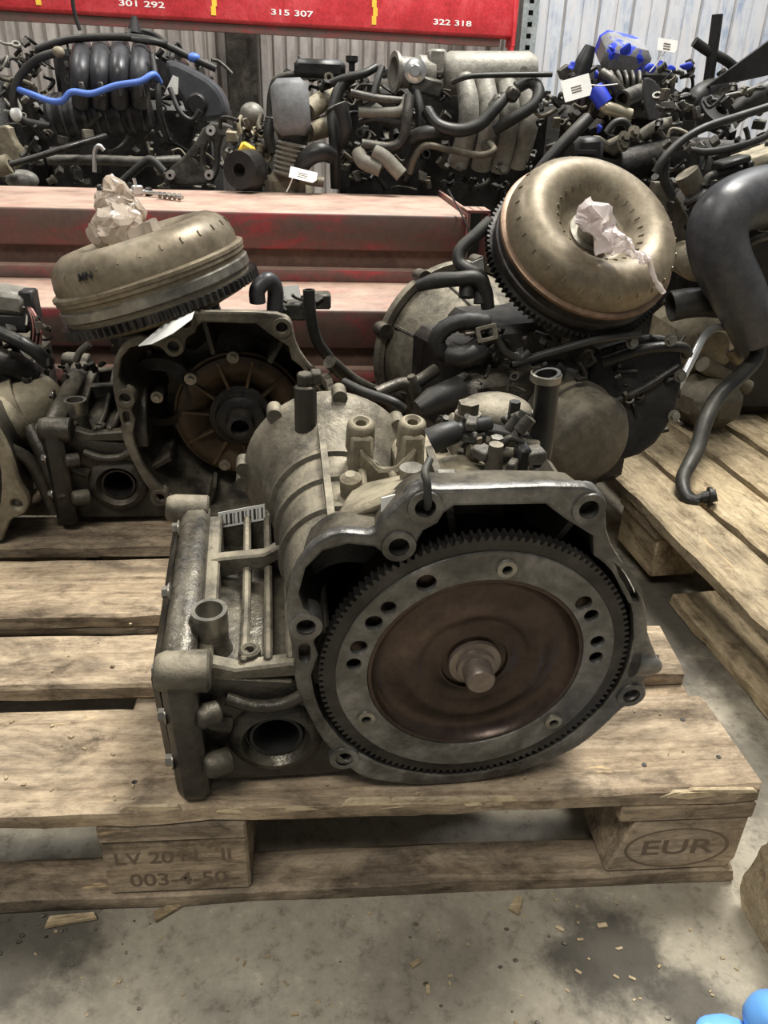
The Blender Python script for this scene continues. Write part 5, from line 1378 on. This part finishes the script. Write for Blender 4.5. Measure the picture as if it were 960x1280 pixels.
hz(E4, e4, [(966, 132, Y), (925, 145, Y), (880, 160, Y - .02), (850, 178, Y - .03), (830, 198, Y - .04), (819, 216, Y - .04)], 5, RUBBER, 'top_cable')
hz(E4, e4, [(968, 158, Y), (955, 172, Y), (920, 184, Y), (885, 190, Y), (862, 188, Y)], 4.5, RUBBER, 'second_cable')
hz(E4, e4, [(950, 108, Y + .15), (930, 116, Y + .15), (905, 122, Y + .15), (895, 132, Y + .15)], 3.5, ENGM, 'thin_pipe')
hz(E4, e4, [(975, 108, Y + .2), (945, 122, Y + .2), (915, 140, Y + .2)], [15, 14, 10], RUBBER, 'black_duct')
hz(E4, e4, [(858, 216, Y), (866, 232, Y), (872, 244, Y)], [15, 14, 13], CAST, 'outlet_neck', 16)
P = [W(868 + 16 * k / 10, 242 + 22 * k / 10, Y - .02) for k in range(11)]
m = MB(e4); m.tube(P, [u * (17 if k % 2 else 14.5) for k in range(11)], 18); m.build('bellows', BLACKP, E4, smooth=20)
m = MB(e4); o = [W(*p, Y + .03) for p in ((816, 228), (836, 228), (862, 262), (870, 300), (850, 316), (824, 296))]; m.plate(soft2d([(v.x, v.z) for v in o]), [], ((0, Y + .07, 0), (1, 0, 0), (0, 0, 1)), .03, .006); m.build('grey_shield', CAST, E4)
hz(E4, e4, [(832, 198, Y - .02), (830, 222, Y - .02), (840, 246, Y - .02)], 6, BLACKP, 'side_bracket')
hz(E4, e4, [(880, 232, Y - .03), (888, 220, Y - .03), (915, 214, Y - .03), (932, 210, Y - .03)], 5, ENGM, 'bracket_tube')
m = MB(e4); m.box(W(914, 202, Y - .04), (u * 36, .05, u * 8), Matrix.Rotation(-.3, 3, 'Y'), bev=.003); m.box(W(930, 212, Y - .03), (u * 8, .05, u * 22), bev=.003); m.build('black_clip', BLACKP, E4)
m = MB(e4); m.box(W(965, 200, Y + .05), (u * 90, .12, u * 34), Matrix.Rotation(-.35, 3, 'Y'), bev=.01); m.build('tan_housing', CASTT, E4)
m = MB(e4); m.box(W(865, 420, 1.1), (u * 90, .2, u * 80), bev=.03); m.build('sump_cover', CASTT, E4)
m = MB(e4); m.box(W(880, 498, 1.02), (u * 90, .16, u * 76), Matrix.Rotation(.3, 3, 'Z'), bev=.04); m.build('lower_casting', CAST, E4)
hz(E4, e4, [(878, 455, .98), (905, 470, 1.0), (935, 485, 1.0)], 10, CAST, 'casting_arm')
hz(E4, e4, [(925, 310, Y), (945, 300, Y), (968, 292, Y)], 5, ENGM, 'lower_pipe')
m = MB(e4); m.lathe([(0, 0), (u * 12, 0), (u * 12, u * 8)], W(930, 280, Y), (0, -1, .3), 16); m.build('plug', ENGM, E4)
hardware(E4, e4, 820, 970, 110, 300, Y + .02, Y + .35, 120, 81, (ENGD, ENGD, ENGM, ENGM, CAST), .9)
hardware(E4, e4, 815, 960, 320, 470, Y + .02, Y + .25, 50, 82, (ENGD, ENGD, ENGM), .9)
